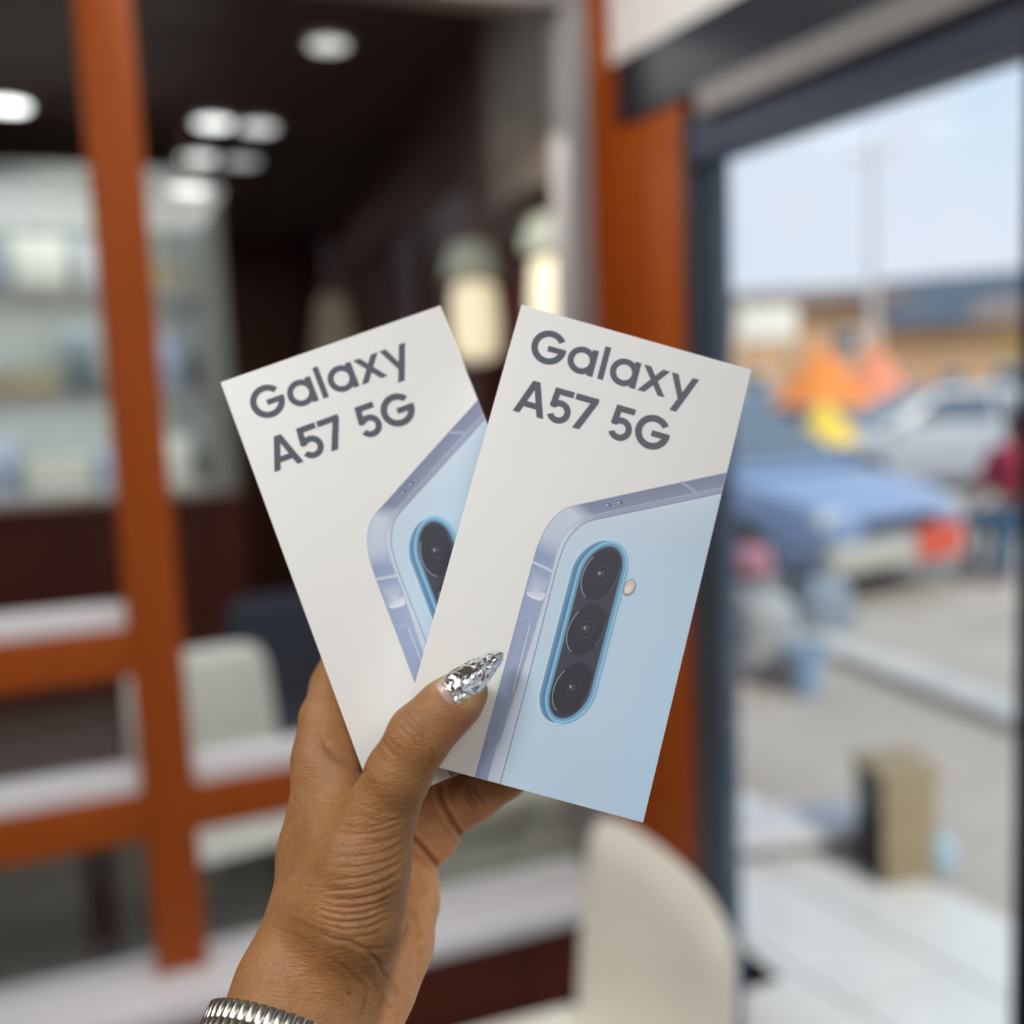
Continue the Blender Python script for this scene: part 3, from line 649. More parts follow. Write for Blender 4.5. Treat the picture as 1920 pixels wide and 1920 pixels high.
def skin_mat():
    m = bpy.data.materials.new('skin'); m.use_nodes = True; n = m.node_tree.nodes; l = m.node_tree.links.new; b = n['Principled BSDF']
    a = n.new('ShaderNodeAttribute'); a.attribute_name = 'tone'
    g = n.new('ShaderNodeAttribute'); g.attribute_name = 'grain'
    z = n.new('ShaderNodeTexNoise'); z.inputs['Scale'].default_value = 1.0; z.inputs['Detail'].default_value = 4; mp = n.new('ShaderNodeMapping'); mp.inputs['Scale'].default_value = (380, 1500, 900)
    l(g.outputs['Vector'], mp.inputs[0]); l(mp.outputs[0], z.inputs['Vector'])
    vo = n.new('ShaderNodeTexVoronoi'); vo.inputs['Scale'].default_value = 1700; l(g.outputs['Vector'], vo.inputs['Vector'])
    ad = n.new('ShaderNodeMath'); ad.operation = 'MULTIPLY_ADD'; ad.inputs[1].default_value = .35; l(vo.outputs['Distance'], ad.inputs[0]); l(z.outputs['Fac'], ad.inputs[2])
    bp = n.new('ShaderNodeBump'); bp.inputs['Strength'].default_value = .85; bp.inputs['Distance'].default_value = .00045; l(ad.outputs[0], bp.inputs['Height']); l(bp.outputs[0], b.inputs['Normal'])
    z3 = n.new('ShaderNodeTexNoise'); z3.inputs['Scale'].default_value = 260; z3.inputs['Detail'].default_value = 6; l(g.outputs['Vector'], z3.inputs['Vector'])
    r = n.new('ShaderNodeMapRange'); r.inputs['From Min'].default_value = .25; r.inputs['From Max'].default_value = .75; r.inputs['To Min'].default_value = .86; r.inputs['To Max'].default_value = 1.12; l(z3.outputs['Fac'], r.inputs['Value'])
    mu = n.new('ShaderNodeMixRGB'); mu.blend_type = 'MULTIPLY'; mu.inputs[0].default_value = 1; l(a.outputs['Color'], mu.inputs[1]); l(r.outputs[0], mu.inputs[2]); l(mu.outputs[0], b.inputs['Base Color'])
    b.inputs['Roughness'].default_value = .42; b.inputs['Specular IOR Level'].default_value = .42
    b.inputs['Subsurface Weight'].default_value = .12; b.inputs['Subsurface Radius'].default_value = (1, .4, .2); b.inputs['Subsurface Scale'].default_value = .0018
    return m
me.vertices.foreach_set('co', (c2w(V)-base_w).astype(np.float32).ravel()); me.name = 'hand'
vcol(me, 'tone', C)
ga = me.attributes.new('grain', 'FLOAT_VECTOR', 'POINT'); ga.data.foreach_set('vector', V.astype(np.float32).ravel())
me.materials.clear(); me.materials.append(skin_mat()); me.polygons.foreach_set('use_smooth', np.ones(len(me.polygons), bool)); me.update()
hand = bpy.data.objects.new('hand', me); col.objects.link(hand); hand.parent = person

# thumb nail: natural plate with a crinkled silver extension
AX = np.array((.783, -.622)); PE = np.array((.622, .783))
def nail_grid(stations, nu, lift, thick, crinkle=0.0, seed=1):
    """stations: (px, py, half width px, z of the crown, arch drop m); pressed-foil facets where crinkle > 0"""
    r2 = np.random.default_rng(seed); st = np.array(stations, float); nvv = len(st); top = []
    for i, (x, y, w, z, ar) in enumerate(st):
        row = []
        for j in range(nu+1):
            u = -1+2*j/nu; ju = (r2.random()-.5)*1.1/nu*2*.5 if crinkle and 0 < j < nu else 0; jv = (r2.random()-.5)*3.2 if crinkle and 0 < i < nvv-1 and 0 < j < nu else 0
            q = np.array((x, y))+PE*(u+ju)*w+AX*jv; e = u+ju; row.append([q[0], q[1], z+ar*(1-math.sqrt(max(0, 1-.85*e*e)))/(1-math.sqrt(.15))-lift-(crinkle*(r2.random()-.45) if 0 < j < nu and i < nvv-2 else 0)])
        top.append(row)
    top = np.array(top)
    P3 = np.stack([(top[..., 0]-960)/F*top[..., 2], (top[..., 1]-960)/F*top[..., 2], top[..., 2]], -1)
    bot = P3.copy(); bot[..., 2] += thick
    VV_ = np.concatenate([P3.reshape(-1, 3), bot.reshape(-1, 3)]); n1 = nvv*(nu+1); f = []
    for i in range(nvv-1):
        for j in range(nu):
            a, b, c, d = i*(nu+1)+j, i*(nu+1)+j+1, (i+1)*(nu+1)+j+1, (i+1)*(nu+1)+j
            if crinkle: f += ([(a, b, c), (a, c, d)] if r2.random() < .5 else [(a, b, d), (b, c, d)])
            else: f.append((a, b, c, d))
            f.append((n1+d, n1+c, n1+b, n1+a))
    rim = [i*(nu+1) for i in range(nvv)]+[(nvv-1)*(nu+1)+j for j in range(1, nu+1)]+[i*(nu+1)+nu for i in range(nvv-2, -1, -1)]+list(range(nu-1, 0, -1))
    for k in range(len(rim)): a, b = rim[k], rim[(k+1) % len(rim)]; f.append((a, b, n1+b, n1+a))
    mb = MB(); mb.add(c2w(VV_)-base_w, f); return mb
def along(s, side=0): q = np.array((843.0, 1301.0))+AX*s+PE*side; return q
def interp(keys, s): k = np.array(keys, float); return [np.interp(s, k[:, 0], k[:, i]) for i in range(1, k.shape[1])]
kz = [(-16, 30, .3199, .0028), (0, 30, .3202, .0027), (30, 33, .3218, .0030), (60, 29, .3246, .0032), (90, 21, .3280, .0028), (112, 14, .3308, .0020), (121, 9, .3322, .0014), (126, 3, .3330, .0006)]
nat = [(*along(s, 1.0), interp(kz, s)[0]*(.84 if s < -13 else .95 if s < -9 else 1), interp(kz, s)[1], interp(kz, s)[2]) for s in np.linspace(-15, 34, 15)]
nail = nail_grid(nat, 14, .00035, .0016).build('thumb_nail', mat('natural_nail', (.52, .36, .31), .3, noise=.04, nscale=200), person, smooth='all', label='bare pale base of the thumb nail')
sv = [(*along(s, 1.5), interp(kz, s)[0], interp(kz, s)[1], interp(kz, s)[2]) for s in np.linspace(0, 126, 17)]
nail_grid(sv, 9, .0006, .0012, .0010, 5).build('silver_nail', mat('silver_foil', (.86, .86, .86), .12, metal=1.0, noise=.05, nscale=900, bump=.12, bscale=700), nail, smooth=False, label='long pointed silver foil nail')

# ------------------------------------------------------------------ metal watch bracelet on the wrist
cW = pt(556, 1966, .3340); aW = np.array((-.27, .68, -.68)); aW /= np.linalg.norm(aW)
fW = np.array((0, 0, -1.0)); fW -= aW*(fW@aW); fW /= np.linalg.norm(fW); sW = np.cross(aW, fW); sW *= np.sign(sW[0])
watch = thing('wristwatch', tuple(c2w(cW)), label='silver metal watch bracelet of narrow ribbed links around the wrist', cat='watch')
M_STEEL = mat('brushed_steel', (.62, .60, .55), .24, metal=1.0, noise=.08, nscale=600, stretch=(1, 1, 1))
def ring(th, ra, rb): return ra*math.cos(th), rb*math.sin(th)
RA, RB = .0312, .0238
ths = np.linspace(0, 2*math.pi, 2001); xy = np.stack([RA*np.cos(ths), RB*np.sin(ths)], 1); s_ = np.concatenate([[0], np.cumsum(np.linalg.norm(np.diff(xy, axis=0), axis=1))])
NB = 54; pitch = s_[-1]/NB
lm = MB(); prof = [(-.00150, -.0004), (-.00146, .0003), (-.0010, .00075), (0, .00085), (.0010, .00075), (.00146, .0003), (.00150, -.0004)]
rings = [[(x*q, zz, y*q) for x, y in prof] for zz, q in ((-.00292, .95), (-.0028, 1), (.0028, 1), (.00292, .95))]
lm.loft(rings); link0 = None
for row in range(3):
    for k in range(NB):
        th = np.interp((k+.5*(row % 2))*pitch, s_, ths); x, y = ring(th, RA, RB)
        tg = np.array([-RA*math.sin(th), RB*math.cos(th)]); tg /= np.linalg.norm(tg); no = np.array([tg[1], -tg[0]])
        O = c2w(cW+sW*x+fW*y+aW*(row*.0059))-c2w(cW); X = c2w(sW*tg[0]+fW*tg[1])-CAM; Z = c2w(sW*no[0]+fW*no[1])-CAM; Y = c2w(aW)-CAM
        if np.linalg.det(np.stack([X, Y, Z], 1)) < 0: X = -X
        M = Matrix([[X[i], Y[i], Z[i], O[i]] for i in range(3)]+[[0, 0, 0, 1]])
        if link0 is None: link0 = lm.build('bracelet_link', M_STEEL, watch, smooth=True, M=M)
        else:
            o = link0.copy(); col.objects.link(o); o.parent = watch; o.matrix_local = M
inner = MB(); rr = []
for k in range(80):
    th = 2*math.pi*k/80; rr.append((th,))
rings = [[(c2w(cW+sW*(RA+dr)*math.cos(t[0])+fW*(RB+dr)*math.sin(t[0])+aW*z)-c2w(cW)) for t in rr] for dr, z in ((-.0012, -.0022), (-.0004, -.0022), (-.0004, .014), (-.0012, .014), (-.0012, -.0022))]
inner.loft(rings, cap=False).build('bracelet_lining', mat('dark_steel', (.18, .17, .16), .35, metal=1.0), watch, smooth=True)
# ------------------------------------------------------------------ white chair beside the partition
M_CREAM = mat('cream_leather', (.88, .865, .77), .42, noise=.04, nscale=6, bump=.03, bscale=300)
M_CHROME = mat('chrome', (.6, .6, .6), .2, metal=1.0)
def pad(mb, w, h, t, fn, nu=14, nv_=14, rc=.09):
    """rounded cushion w x h x t; fn(u, v, s) -> point with u, v in metres and s the offset through the thickness"""
    def rnd(u, v):                     # squeeze the corners round
        a = abs(u)/(w/2); b = abs(v)/(h/2); k = (1-rc*(a**6)*(b**6)*1.6); return u*k, v*k
    top = []; bot = []
    for i in range(nv_+1):
        for j in range(nu+1):
            u = -w/2+w*j/nu; v = -h/2+h*i/nv_; e = max(abs(u)/(w/2), abs(v)/(h/2)); s = t/2*math.sqrt(max(0, 1-e**8)); u2, v2 = rnd(u, v)
            top.append(fn(u2, v2, s)); bot.append(fn(u2, v2, -s))
    n1 = len(top); f = []
    for i in range(nv_):
        for j in range(nu):
            a, b, c, d = i*(nu+1)+j, i*(nu+1)+j+1, (i+1)*(nu+1)+j+1, (i+1)*(nu+1)+j; f += [(a, b, c, d), (n1+d, n1+c, n1+b, n1+a)]
    k = len(mb.v); mb.add(top+bot, f)
    return mb
def make_chair(name, loc, rz, m, ml, sw=.42, bw=.40, **kw):
    t = thing(name, loc, rz, **kw)       # faces local -X
    mb = MB(); pad(mb, sw, .46, .08, lambda u, v, s: (v-.02, u, .46+s), rc=.03); mb.build('seat', m, t, smooth='all')
    mb = MB()
    def bf(u, v, s):                     # slightly hollow back, leaning backwards
        z = .63+v-.018*(abs(u)/(bw/2))**7*(1 if v > 0 else .2); return (.19+.09*(v+.22)-.030*(u/(bw/2))**2+s, u*(1-.05*max(0, v/.22)), z)
    pad(mb, bw, .44, .045, bf, rc=.045); mb.build('backrest', m, t, smooth='all')
    for sx_ in (-1, 1):
        for sy_ in (-1, 1): MB().tube([(sx_*.15, sy_*(sw/2-.06), .42), (sx_*.20, sy_*(sw/2-.02), 0.0)], [.014, .010], 10).build('leg', ml, t, smooth=True)
    e = sw/2-.06; MB().tube([(-.15, -e, .41), (.15, -e, .41), (.15, e, .41), (-.15, e, .41), (-.15, -e, .41)], .010, 8).build('seat_frame', ml, t, smooth=True)
    return t
make_chair('chair', (.47, 1.20, 0), math.radians(-2), M_CREAM, M_CHROME, sw=.60, bw=.44, label='cream padded chair in front of the orange pillar', cat='chair')

# ------------------------------------------------------------------ the dark room behind the glass
def at_x(px, py, x): d = ray(px, py); return CAM + d*((x-CAM[0])/d[0])
M_LAMP = mat('lamp_glow', (.9, .9, .9), .5, emit=(1.0, 1.0, .97), estr=5.0)
spots = [(615, 80, 'small round downlight alone, nearest above the glass right of the orange post', 2.0), (400, 228, 'round downlight at the top left of the group of five', 5.0), (484, 236, 'round downlight at the top right of the group of five', 2.6), (372, 294, 'round downlight at the middle left of the group of five', 3.6), (452, 300, 'dim round downlight at the middle right of the group of five', 1.3), (356, 352, 'lowest round downlight of the group of five', 4.0),
         (14, 195, 'bright downlight left of the orange post at the frame edge', 9.0), (745, -22, 'downlight cut off by the top of the frame', 3.0)]
for i, (px, py, lb, st) in enumerate(spots):
    p = at_y(px, py, 4.0) if i == 5 else at_z(px, py, CEIL-.012); t = thing('downlight', tuple(p), label=lb, cat='lamp', group='downlights of the dark room')
    rs = .045+.012*(p[1]-2); MB().lathe([(rs, -.008), (rs*1.25, -.004), (rs*1.25, .010), (rs, .010)], 24).build('trim_ring', M_WHITE, t, smooth=True)
    MB().lathe([(rs*.97, -.010), (rs*.97, .002)], 24).build('lens', mat('downlight_glow_%d' % i, (.9, .9, .9), .5, emit=(1, 1, .97), estr=st*.5), t)
    if i == 5: MB().tube([(0, 0, .01), (0, 0, CEIL-p[2])], .006, 8).build('stem', M_DARKWOOD, t)
area('rear_fill', (0.75, 2.25, CEIL-.5), 7, .3, .2, (1, .98, .92), (0, .35, -1)); area('rear_fill', (0.2, 2.75, CEIL-.1), 5, .4, .4, (1, .98, .94)); area('rear_fill', (0.1, 3.9, CEIL-.1), 3, .5, .5, (1, .98, .94)); area('rear_fill', (0.4, 5.6, CEIL-.1), 3, .6, .6, (1, .98, .94))  # fixtureless fills; first two added to brighten sofa and white chair

# display cabinet and its goods
YC = 4.2
def cy(px, py, y=YC): return at_y(px, py, y)
p0, p1_ = cy(405, 320), cy(200, 940); xr_, zt, zb_ = p0[0], p0[2], p1_[2]; xl = -1.6
cab = thing('display_cabinet', (xl, YC, zb_), label='pale grey display cabinet full of goods behind the left panes', cat='cabinet')
M_CAB = mat('cabinet_grey', (.34, .37, .36), .5, noise=.05)
wc, hc = xr_-xl, zt-zb_
MB().box((0, .40, 0), (wc, .43, hc)).build('back_panel', M_CAB, cab); MB().box((0, 0, 0), (.03, .40, hc)).build('side_panel', M_CAB, cab); MB().box((wc-.10, 0, 0), (wc, .40, hc)).build('side_panel', M_CAB, cab)
MB().box((0.03, 0, hc-.06), (wc-.10, .40, hc)).build('top_panel', M_CAB, cab)
sh_z = [0.0, hc*.30, hc*.62]
for z in sh_z: MB().box((.03, .0, z), (wc-.10, .40, z+.035)).build('shelf', mat('shelf_white', (.55, .56, .55), .5), cab)
for z_ in sh_z: area('cabinet_light', (xl+wc*.62, YC+.05, zb_+z_+hc*.27), 3.2, 1.2, .05, (1, 1, .97), (0, .8, -1))
goods = [((.75, .78, .74), .16, .20), ((.35, .43, .58), .12, .16), ((.60, .62, .58), .20, .14), ((.30, .36, .50), .10, .22), ((.66, .64, .56), .14, .17), ((.12, .16, .19), .09, .26), ((.38, .34, .22), .18, .10), ((.55, .58, .62), .12, .19)]
gn = ['white', 'blue', 'pale grey', 'slate blue', 'cream', 'dark teal', 'olive', 'light grey']; pos = ['bottom', 'middle', 'top']; ordn = ['first', 'second', 'third', 'fourth', 'fifth', 'sixth', 'seventh', 'eighth']
for si, z in enumerate(sh_z):
    xx = wc-.16; k = si*3; cnt = 0
    while cnt < 7:
        c, w, h = goods[(k+cnt) % 8]; w *= 1.15; h *= .95; h = min(h, hc*.24)
        t = MB().box((-w/2, 0, 0), (w/2, .16, h*.86), bev=.006).box((-w/2-.003, -.003, h*.86), (w/2+.003, .163, h), bev=.004)
        t.build('carton', mat('goods_%d' % ((k+cnt) % 8), c, .5, noise=.06), smooth=True, label='%s box, %s from the right on the %s shelf of the cabinet' % (gn[(k+cnt) % 8], ordn[cnt], pos[si]), cat='box', group='goods in the display cabinet').location = (xl+xx-w/2, YC+.10, zb_+z+.035)
        xx -= w+.03; cnt += 1
# dark counter under the cabinet
ct = thing('counter', (xl, YC-.05, 0), label='dark brown wooden counter under the display cabinet', cat='counter')
MB().box((0, 0, 0), (wc, .50, zb_-.04)).build('body', M_DARKWOOD, ct); MB().box((-.02, -.03, zb_-.04), (wc+.02, .52, zb_-.002)).build('worktop', M_DARKWOOD, ct)
for k in range(4): MB().box((wc*k/4+.02, -.012, .06), (wc*(k+1)/4-.02, 0, zb_-.10)).build('door', M_DARKWOOD, ct)
# reddish wooden column, bulkhead
q0, q1 = at_y(605, 500, 6.4), at_y(690, 500, 6.4)
col_ = thing('wooden_column', ((q0[0]+q1[0])/2, 6.5, 0), label='reddish brown wooden column at the end of the dark room', cat='column'); ww = (q1[0]-q0[0])/2
MB().box((-ww, -.12, 0), (ww, .12, 2.3), bev=.01).build('shaft', mat('red_column', (.30, .05, .035), .35, noise=.15), col_, smooth=True); MB().box((-ww-.03, -.15, 2.3), (ww+.03, .15, CEIL-.002)).build('capital', M_DARKWOOD, col_); MB().box((-ww-.03, -.15, 0), (ww+.03, .15, .12)).build('plinth', M_DARKWOOD, col_)
bh = at_x(965, 170, 1.15); MB().box((1.10, 2.22, 2.03), (1.355, 2.80, CEIL-.002), bev=.005).build('trim_3', mat('bulkhead', (.13, .095, .075), .6, noise=.05), smooth=True, kind='structure', label='grey brown bulkhead under the dark ceiling beside the pillar')
# two glowing lantern shapes in place of street reflections on the glass
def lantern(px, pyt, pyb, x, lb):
    a, b = at_x(px, pyt, x), at_x(px, pyb, x); h = a[2]-b[2]; t = thing('reflection_lantern', (x, a[1], b[2]), label=lb, cat='lamp', group='lantern shapes imitating glass reflections')
    MB().lathe([(.03, 0), (.075, .02), (.085, h*.30), (.075, h*.62), (.05, h*.66)], 20).build('globe', mat('reflection_glow', (.9, .8, .6), .5, emit=(1.0, .80, .55), estr=.62), t, smooth=True)
    MB().lathe([(.10, h*.70), (.105, h*.76), (.075, h*.97), (.02, h)], 20).build('cap', mat('reflection_cap', (.42, .44, .36), .5, emit=(.5, .52, .42), estr=.05), t, smooth=True)
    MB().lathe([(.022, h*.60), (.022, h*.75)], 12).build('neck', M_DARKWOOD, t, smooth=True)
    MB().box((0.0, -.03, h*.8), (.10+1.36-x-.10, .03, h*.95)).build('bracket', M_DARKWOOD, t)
lantern(885, 452, 680, 1.22, 'left lantern shape with grey green cap, imitating a reflection between the two boxes'); lantern(1043, 400, 640, 1.22, 'right lantern shape with grey green cap, imitating a reflection beside the grey stile')
tn = at_y(622, 560, 5.2); t = thing('table_lamp', (tn[0], 5.2, 0), label='dull tan standing lamp behind the top of the left box', cat='lamp')
MB().lathe([(.14, 0), (.14, .02), (.02, .04), (.015, 1.62)], 16).build('stand', M_DARKWOOD, t, smooth=True); MB().lathe([(.13, 1.62), (.13, 1.66), (.07, 2.02)], 20).build('shade', mat('tan_shade', (.42, .34, .24), .7, emit=(.5, .38, .25), estr=.10), t, smooth=True)
# chairs and sofa seen through the lower panes
wch = at_y(405, 1130, 2.75)
make_chair('chair', (wch[0]-.02, 2.62, 0), math.radians(100), mat('white_leather', (.80, .80, .78), .45, noise=.03), M_CHROME, label='white padded chair behind the glass, right of the orange post', cat='chair')
nch = at_y(545, 1130, 3.25)
make_chair('chair', (nch[0]-.02, 3.30, 0), math.radians(80), mat('navy_fabric', (.03, .04, .075), .7, noise=.1), M_CHROME, label='navy blue chair behind the glass, next to the white chair', cat='chair')
tb = thing('table', (-.42, 2.62, 0), label='dark brown wooden table behind the left panes, below the middle rail', cat='table')
M_TBL = mat('brown_table', (.045, .014, .008), .35, noise=.2, nscale=5)
MB().box((-.62, -.34, .68), (.42, .34, .715), bev=.004).build('table_top', M_TBL, tb, smooth=True); MB().box((-.56, -.30, .60), (.36, -.27, .68)).build('apron', M_TBL, tb)
for a in (-.55, .35):
    for b in (-.28, .28): MB().box((a-.03, b-.03, 0), (a+.03, b+.03, .68)).build('leg', M_TBL, tb)
so = thing('sofa', (.98, 2.62, 0), 0, label='pale cream low sofa behind the lower pane right of the hand', cat='sofa')
MB().box((-.38, -.32, .10), (.33, .36, .40), bev=.03).build('base', mat('sofa_cream', (.72, .73, .63), .7, noise=.05), so, smooth=True)
MB().box((-.38, .18, .40), (.33, .40, .78), bev=.05).build('backrest', MATS['sofa_cream'], so, smooth=True)
MB().box((-.36, -.33, .40), (-.03, .18, .50), bev=.035).build('cushion', MATS['sofa_cream'], so, smooth=True); MB().box((-.02, -.33, .40), (.31, .18, .50), bev=.035).build('cushion', MATS['sofa_cream'], so, smooth=True)
for a in (-.32, .26):
    for b in (-.25, .28): MB().lathe([(.02, 0), (.025, .10)], 10, T(a, b, 0)).build('foot', M_DARKWOOD, so)
pad_ = MB(); pad(pad_, .26, .26, .10, lambda u, v, s: (u, s, v+.14)); pc = pad_.build('cushion', mat('lavender_fabric', (.42, .41, .50), .8, noise=.05), smooth='all', label='pale lavender cushion standing on the sofa', cat='cushion'); pc.location = (1.10, 2.62, .50)
# ------------------------------------------------------------------ the street outside
M_ROAD = mat('road', (.43, .38, .34), .85, noise=.12, nscale=1.2, bump=.1, bscale=30)
M_PALE = mat('pale_concrete', (.52, .51, .49), .8, noise=.06, nscale=6)
M_TILE = mat('step_tile', (.70, .71, .72), .4, noise=.05, nscale=8)
MB().box((-70, -60, -.14), (90, 90, -.10)).build('road', M_ROAD, kind='structure', label='pale grey dusty street outside the door')
def gz(px, py, z=-.10): return at_z(px, py, z)
# tiled step in front of the door
st = tag(thing('front_step', dw(.36, .15, -.10)), kind='structure', label='white tiled step just outside the street door')
o0 = np.array(dw(.36, .15, -.10)); 
for i in range(8):
    for j in range(3):
        mb = MB(); s0 = -1.4+i*.4; u0 = j*.33; dbox(mb, s0+.004, s0+.396, .15+u0+.004, .15+u0+.326, -.10, .0); mb.v = [(v[0]-o0[0], v[1]-o0[1], v[2]-o0[2]) for v in mb.v]; mb.build('tile', M_TILE, st)
# kerb stones: the pale band across the street view
ka, kb = gz(1600, 1240), gz(1910, 1360); kd = kb-ka; kl = np.linalg.norm(kd); kd /= kl; kn = np.array((-kd[1], kd[0], 0)); ang = math.atan2(kd[1], kd[0])
ks = tag(thing('kerb', tuple(ka), ang), kind='structure', label='pale concrete kerb crossing the street view')
for i in range(-2, 9): MB().box((i*.5+.006, -.12, 0), (i*.5+.494, .16, .07), bev=.012).build('kerb_stone', M_PALE, ks, smooth=True)

def make_car(loc, rz, paint, L_=4.3, **kw):
    t = thing('car', loc, rz, **kw); W2 = .86                      # front at +X
    M_TYRE = mat('tyre', (.02, .02, .02), .8); M_HUB = mat('hub', (.4, .4, .42), .35, metal=.8); M_GLS = mat('car_glass', (.10, .13, .17), .08, spec=.8); M_BLK = mat('car_black', (.02, .02, .022), .5)
    def sec(x, w, zb, zm, zt_): 
        r = []
        for y, z in ((-w*.94, zb), (-w, zb+.12), (-w, zm), (-w*.93, zt_-.02), (-w*.80, zt_), (w*.80, zt_), (w*.93, zt_-.02), (w, zm), (w, zb+.12), (w*.94, zb)): r.append((x, y, z))
        return r
    h = L_/2
    MB().loft([sec(-h, .70, .36, .60, .78), sec(-h+.10, .80, .28, .68, .92), sec(-h+.6, W2, .24, .72, .96), sec(-.6, W2, .22, .72, .95), sec(.7, W2, .22, .72, .94), sec(h-.75, W2, .24, .68, .86), sec(h-.18, .80, .26, .58, .74), sec(h, .70, .34, .50, .62)]).build('body', paint, t, smooth=True)
    def cs(x, wb, zb, wt, zt_): return [(x, -wb, zb), (x, -wt, zt_-.04), (x, -wt*.85, zt_), (x, wt*.85, zt_), (x, wt, zt_-.04), (x, wb, zb)]
    MB().loft([cs(-1.75, .74, .93, .70, .97), cs(-1.15, .76, .93, .60, 1.40), cs(-.5, .77, .93, .61, 1.46), cs(.25, .77, .93, .60, 1.43), cs(1.15, .74, .90, .70, .94)]).build('cabin', paint, t, smooth=True)
    ws = MB(); ws.add([(1.10, -.66, .975), (1.10, .66, .975), (.34, .52, 1.425), (.34, -.52, 1.425), (1.06, -.66, .955), (1.06, .66, .955), (.30, .52, 1.40), (.30, -.52, 1.40)], [(0, 1, 2, 3), (4, 7, 6, 5), (0, 4, 5, 1), (1, 5, 6, 2), (2, 6, 7, 3), (3, 7, 4, 0)]); ws.build('windscreen', M_GLS, t)
    rw = MB(); rw.add([(-1.72, -.64, 1.0), (-1.72, .64, 1.0), (-1.20, .52, 1.39), (-1.20, -.52, 1.39), (-1.68, -.64, .97), (-1.68, .64, .97), (-1.16, .52, 1.37), (-1.16, -.52, 1.37)], [(0, 3, 2, 1), (4, 5, 6, 7), (0, 1, 5, 4), (1, 2, 6, 5), (2, 3, 7, 6), (3, 0, 4, 7)]); rw.build('rear_window', M_GLS, t)
    for s in (-1, 1):
        for xs in ([(-1.05, -.55), (-.60, -.50)], [(-.45, .75), (-.45, .28)]):
            (a, b), (c, d) = xs; mb = MB(); yb, yt = .775*s, .635*s; mb.add([(a, yb, .97), (b, yb, .97), (d, yt, 1.36), (c, yt, 1.36), (a, yb-.02*s, .97), (b, yb-.02*s, .97), (d, yt-.02*s, 1.36), (c, yt-.02*s, 1.36)], [(0, 1, 2, 3), (7, 6, 5, 4), (0, 4, 5, 1), (1, 5, 6, 2), (2, 6, 7, 3), (3, 7, 4, 0)]); mb.build('side_window', M_GLS, t)
        MB().box((h-.30, s*.60-.16, .56), (h-.06, s*.60+.16, .68), bev=.03).build('headlight', mat('headlight', (.7, .72, .75), .15), t, smooth=True)
        MB().box((-h+.0, s*.62-.14, .66), (-h+.14, s*.62+.14, .80), bev=.03).build('tail_light', mat('tail_light', (.5, .03, .02), .3), t, smooth=True)
        MB().box((.85, s*.86, .93), (1.0, s*1.0, 1.03), bev=.03).build('mirror', paint, t, smooth=True)
        for wx in (-1.32, 1.36):
            Mw = T(wx, s*.80, .31) @ RX(math.pi/2); w = MB().lathe([(.17, -.09), (.28, -.10), (.31, -.06), (.31, .06), (.28, .10), (.17, .09)], 24, Mw).build('wheel', M_TYRE, t, smooth=True); MB().lathe([(.17, -.095), (.17, .095), (.05, .10)], 16, Mw).build('hub', M_HUB, w, smooth=True)
    MB().box((h-.10, -.78, .24), (h+.05, .78, .46), bev=.05).build('bumper', mat('bumper', (.44, .43, .39), .5), t, smooth=True); MB().box((-h-.05, -.78, .28), (-h+.1, .78, .50), bev=.05).build('bumper', MATS['bumper'], t, smooth=True)
    MB().box((h-.06, -.42, .50), (h+.02, .42, .60), bev=.01).build('grille', M_BLK, t)
    return t
# nearest car: pale blue, nose towards the shop and to the right
cf = gz(1690, 1120); ca_ = math.radians(-80); cc = cf-np.array((math.cos(ca_), math.sin(ca_), 0))*2.15; P_BLUE = mat('paint_blue', (.22, .31, .50), .22, spec=.7, noise=.03)
car1 = make_car((cc[0], cc[1], -.10), ca_, P_BLUE, label='pale blue car parked nearest, with a red plate on its nose', cat='car')
MB().box((2.20, .12, .26), (2.225, .62, .52), bev=.008).build('number_plate', mat('red_plate', (.60, .085, .045), .5), car1, label='orange red plate')
c2 = at_d(1760, 760, 14.5); make_car((c2[0], c2[1], -.10), math.radians(160), mat('paint_silver', (.42, .44, .50), .3, spec=.6, noise=.03), label='silver grey car further back on the right', cat='car')
c3 = at_d(1400, 760, 21.0); make_car((c3[0], c3[1], -.10), math.radians(150), mat('paint_sky', (.26, .38, .55), .3, spec=.6, noise=.03), label='blue car further back beside the window frame', cat='car')

def parasol(px, pyt, pyb, dist, rad, m, label):
    top = at_d(px, pyt, dist); bot = at_d(px, pyb, dist); h = top[2]+.10; t = thing('parasol', (top[0], top[1], -.10), label=label, cat='parasol', group='market parasols')
    MB().tube([(0, 0, 0), (0, 0, h-.02)], .022, 10).build('pole', M_CHROME, t, smooth=True); dz = top[2]-bot[2]; n = 8
    rim = [(rad*math.cos(2*math.pi*k/n), rad*math.sin(2*math.pi*k/n), h-dz) for k in range(n)]
    for k in range(n):
        a, b = rim[k], rim[(k+1) % n]; c = (0, 0, h); md = tuple((np.array(a)+np.array(b))/2*np.array((.97, .97, 1))+np.array((0, 0, .05)))
        mb = MB(); up_ = [c, a, md, b]; mb.add(up_+[(p[0], p[1], p[2]-.012) for p in up_], [(0, 1, 2), (0, 2, 3), (4, 6, 5), (4, 7, 6), (1, 5, 6, 2), (2, 6, 7, 3), (0, 4, 5, 1), (3, 7, 4, 0)]); mb.build('canopy_panel', m, t)
        MB().tube([(0, 0, h-.03), (a[0]*.98, a[1]*.98, a[2]-.02)], .008, 6).build('rib', M_CHROME, t)
    MB().lathe([(.22, 0), (.22, .05), (.04, .08)], 16).build('base', M_PALE, t, smooth=True)
parasol(1540, 645, 760, 19.0, 1.0, mat('orange_cloth', (.85, .26, .05), .7), 'orange market parasol in front of the peach building')
parasol(1640, 640, 745, 20.0, .75, mat('coral_cloth', (.80, .28, .16), .7), 'coral market parasol right of the orange one')
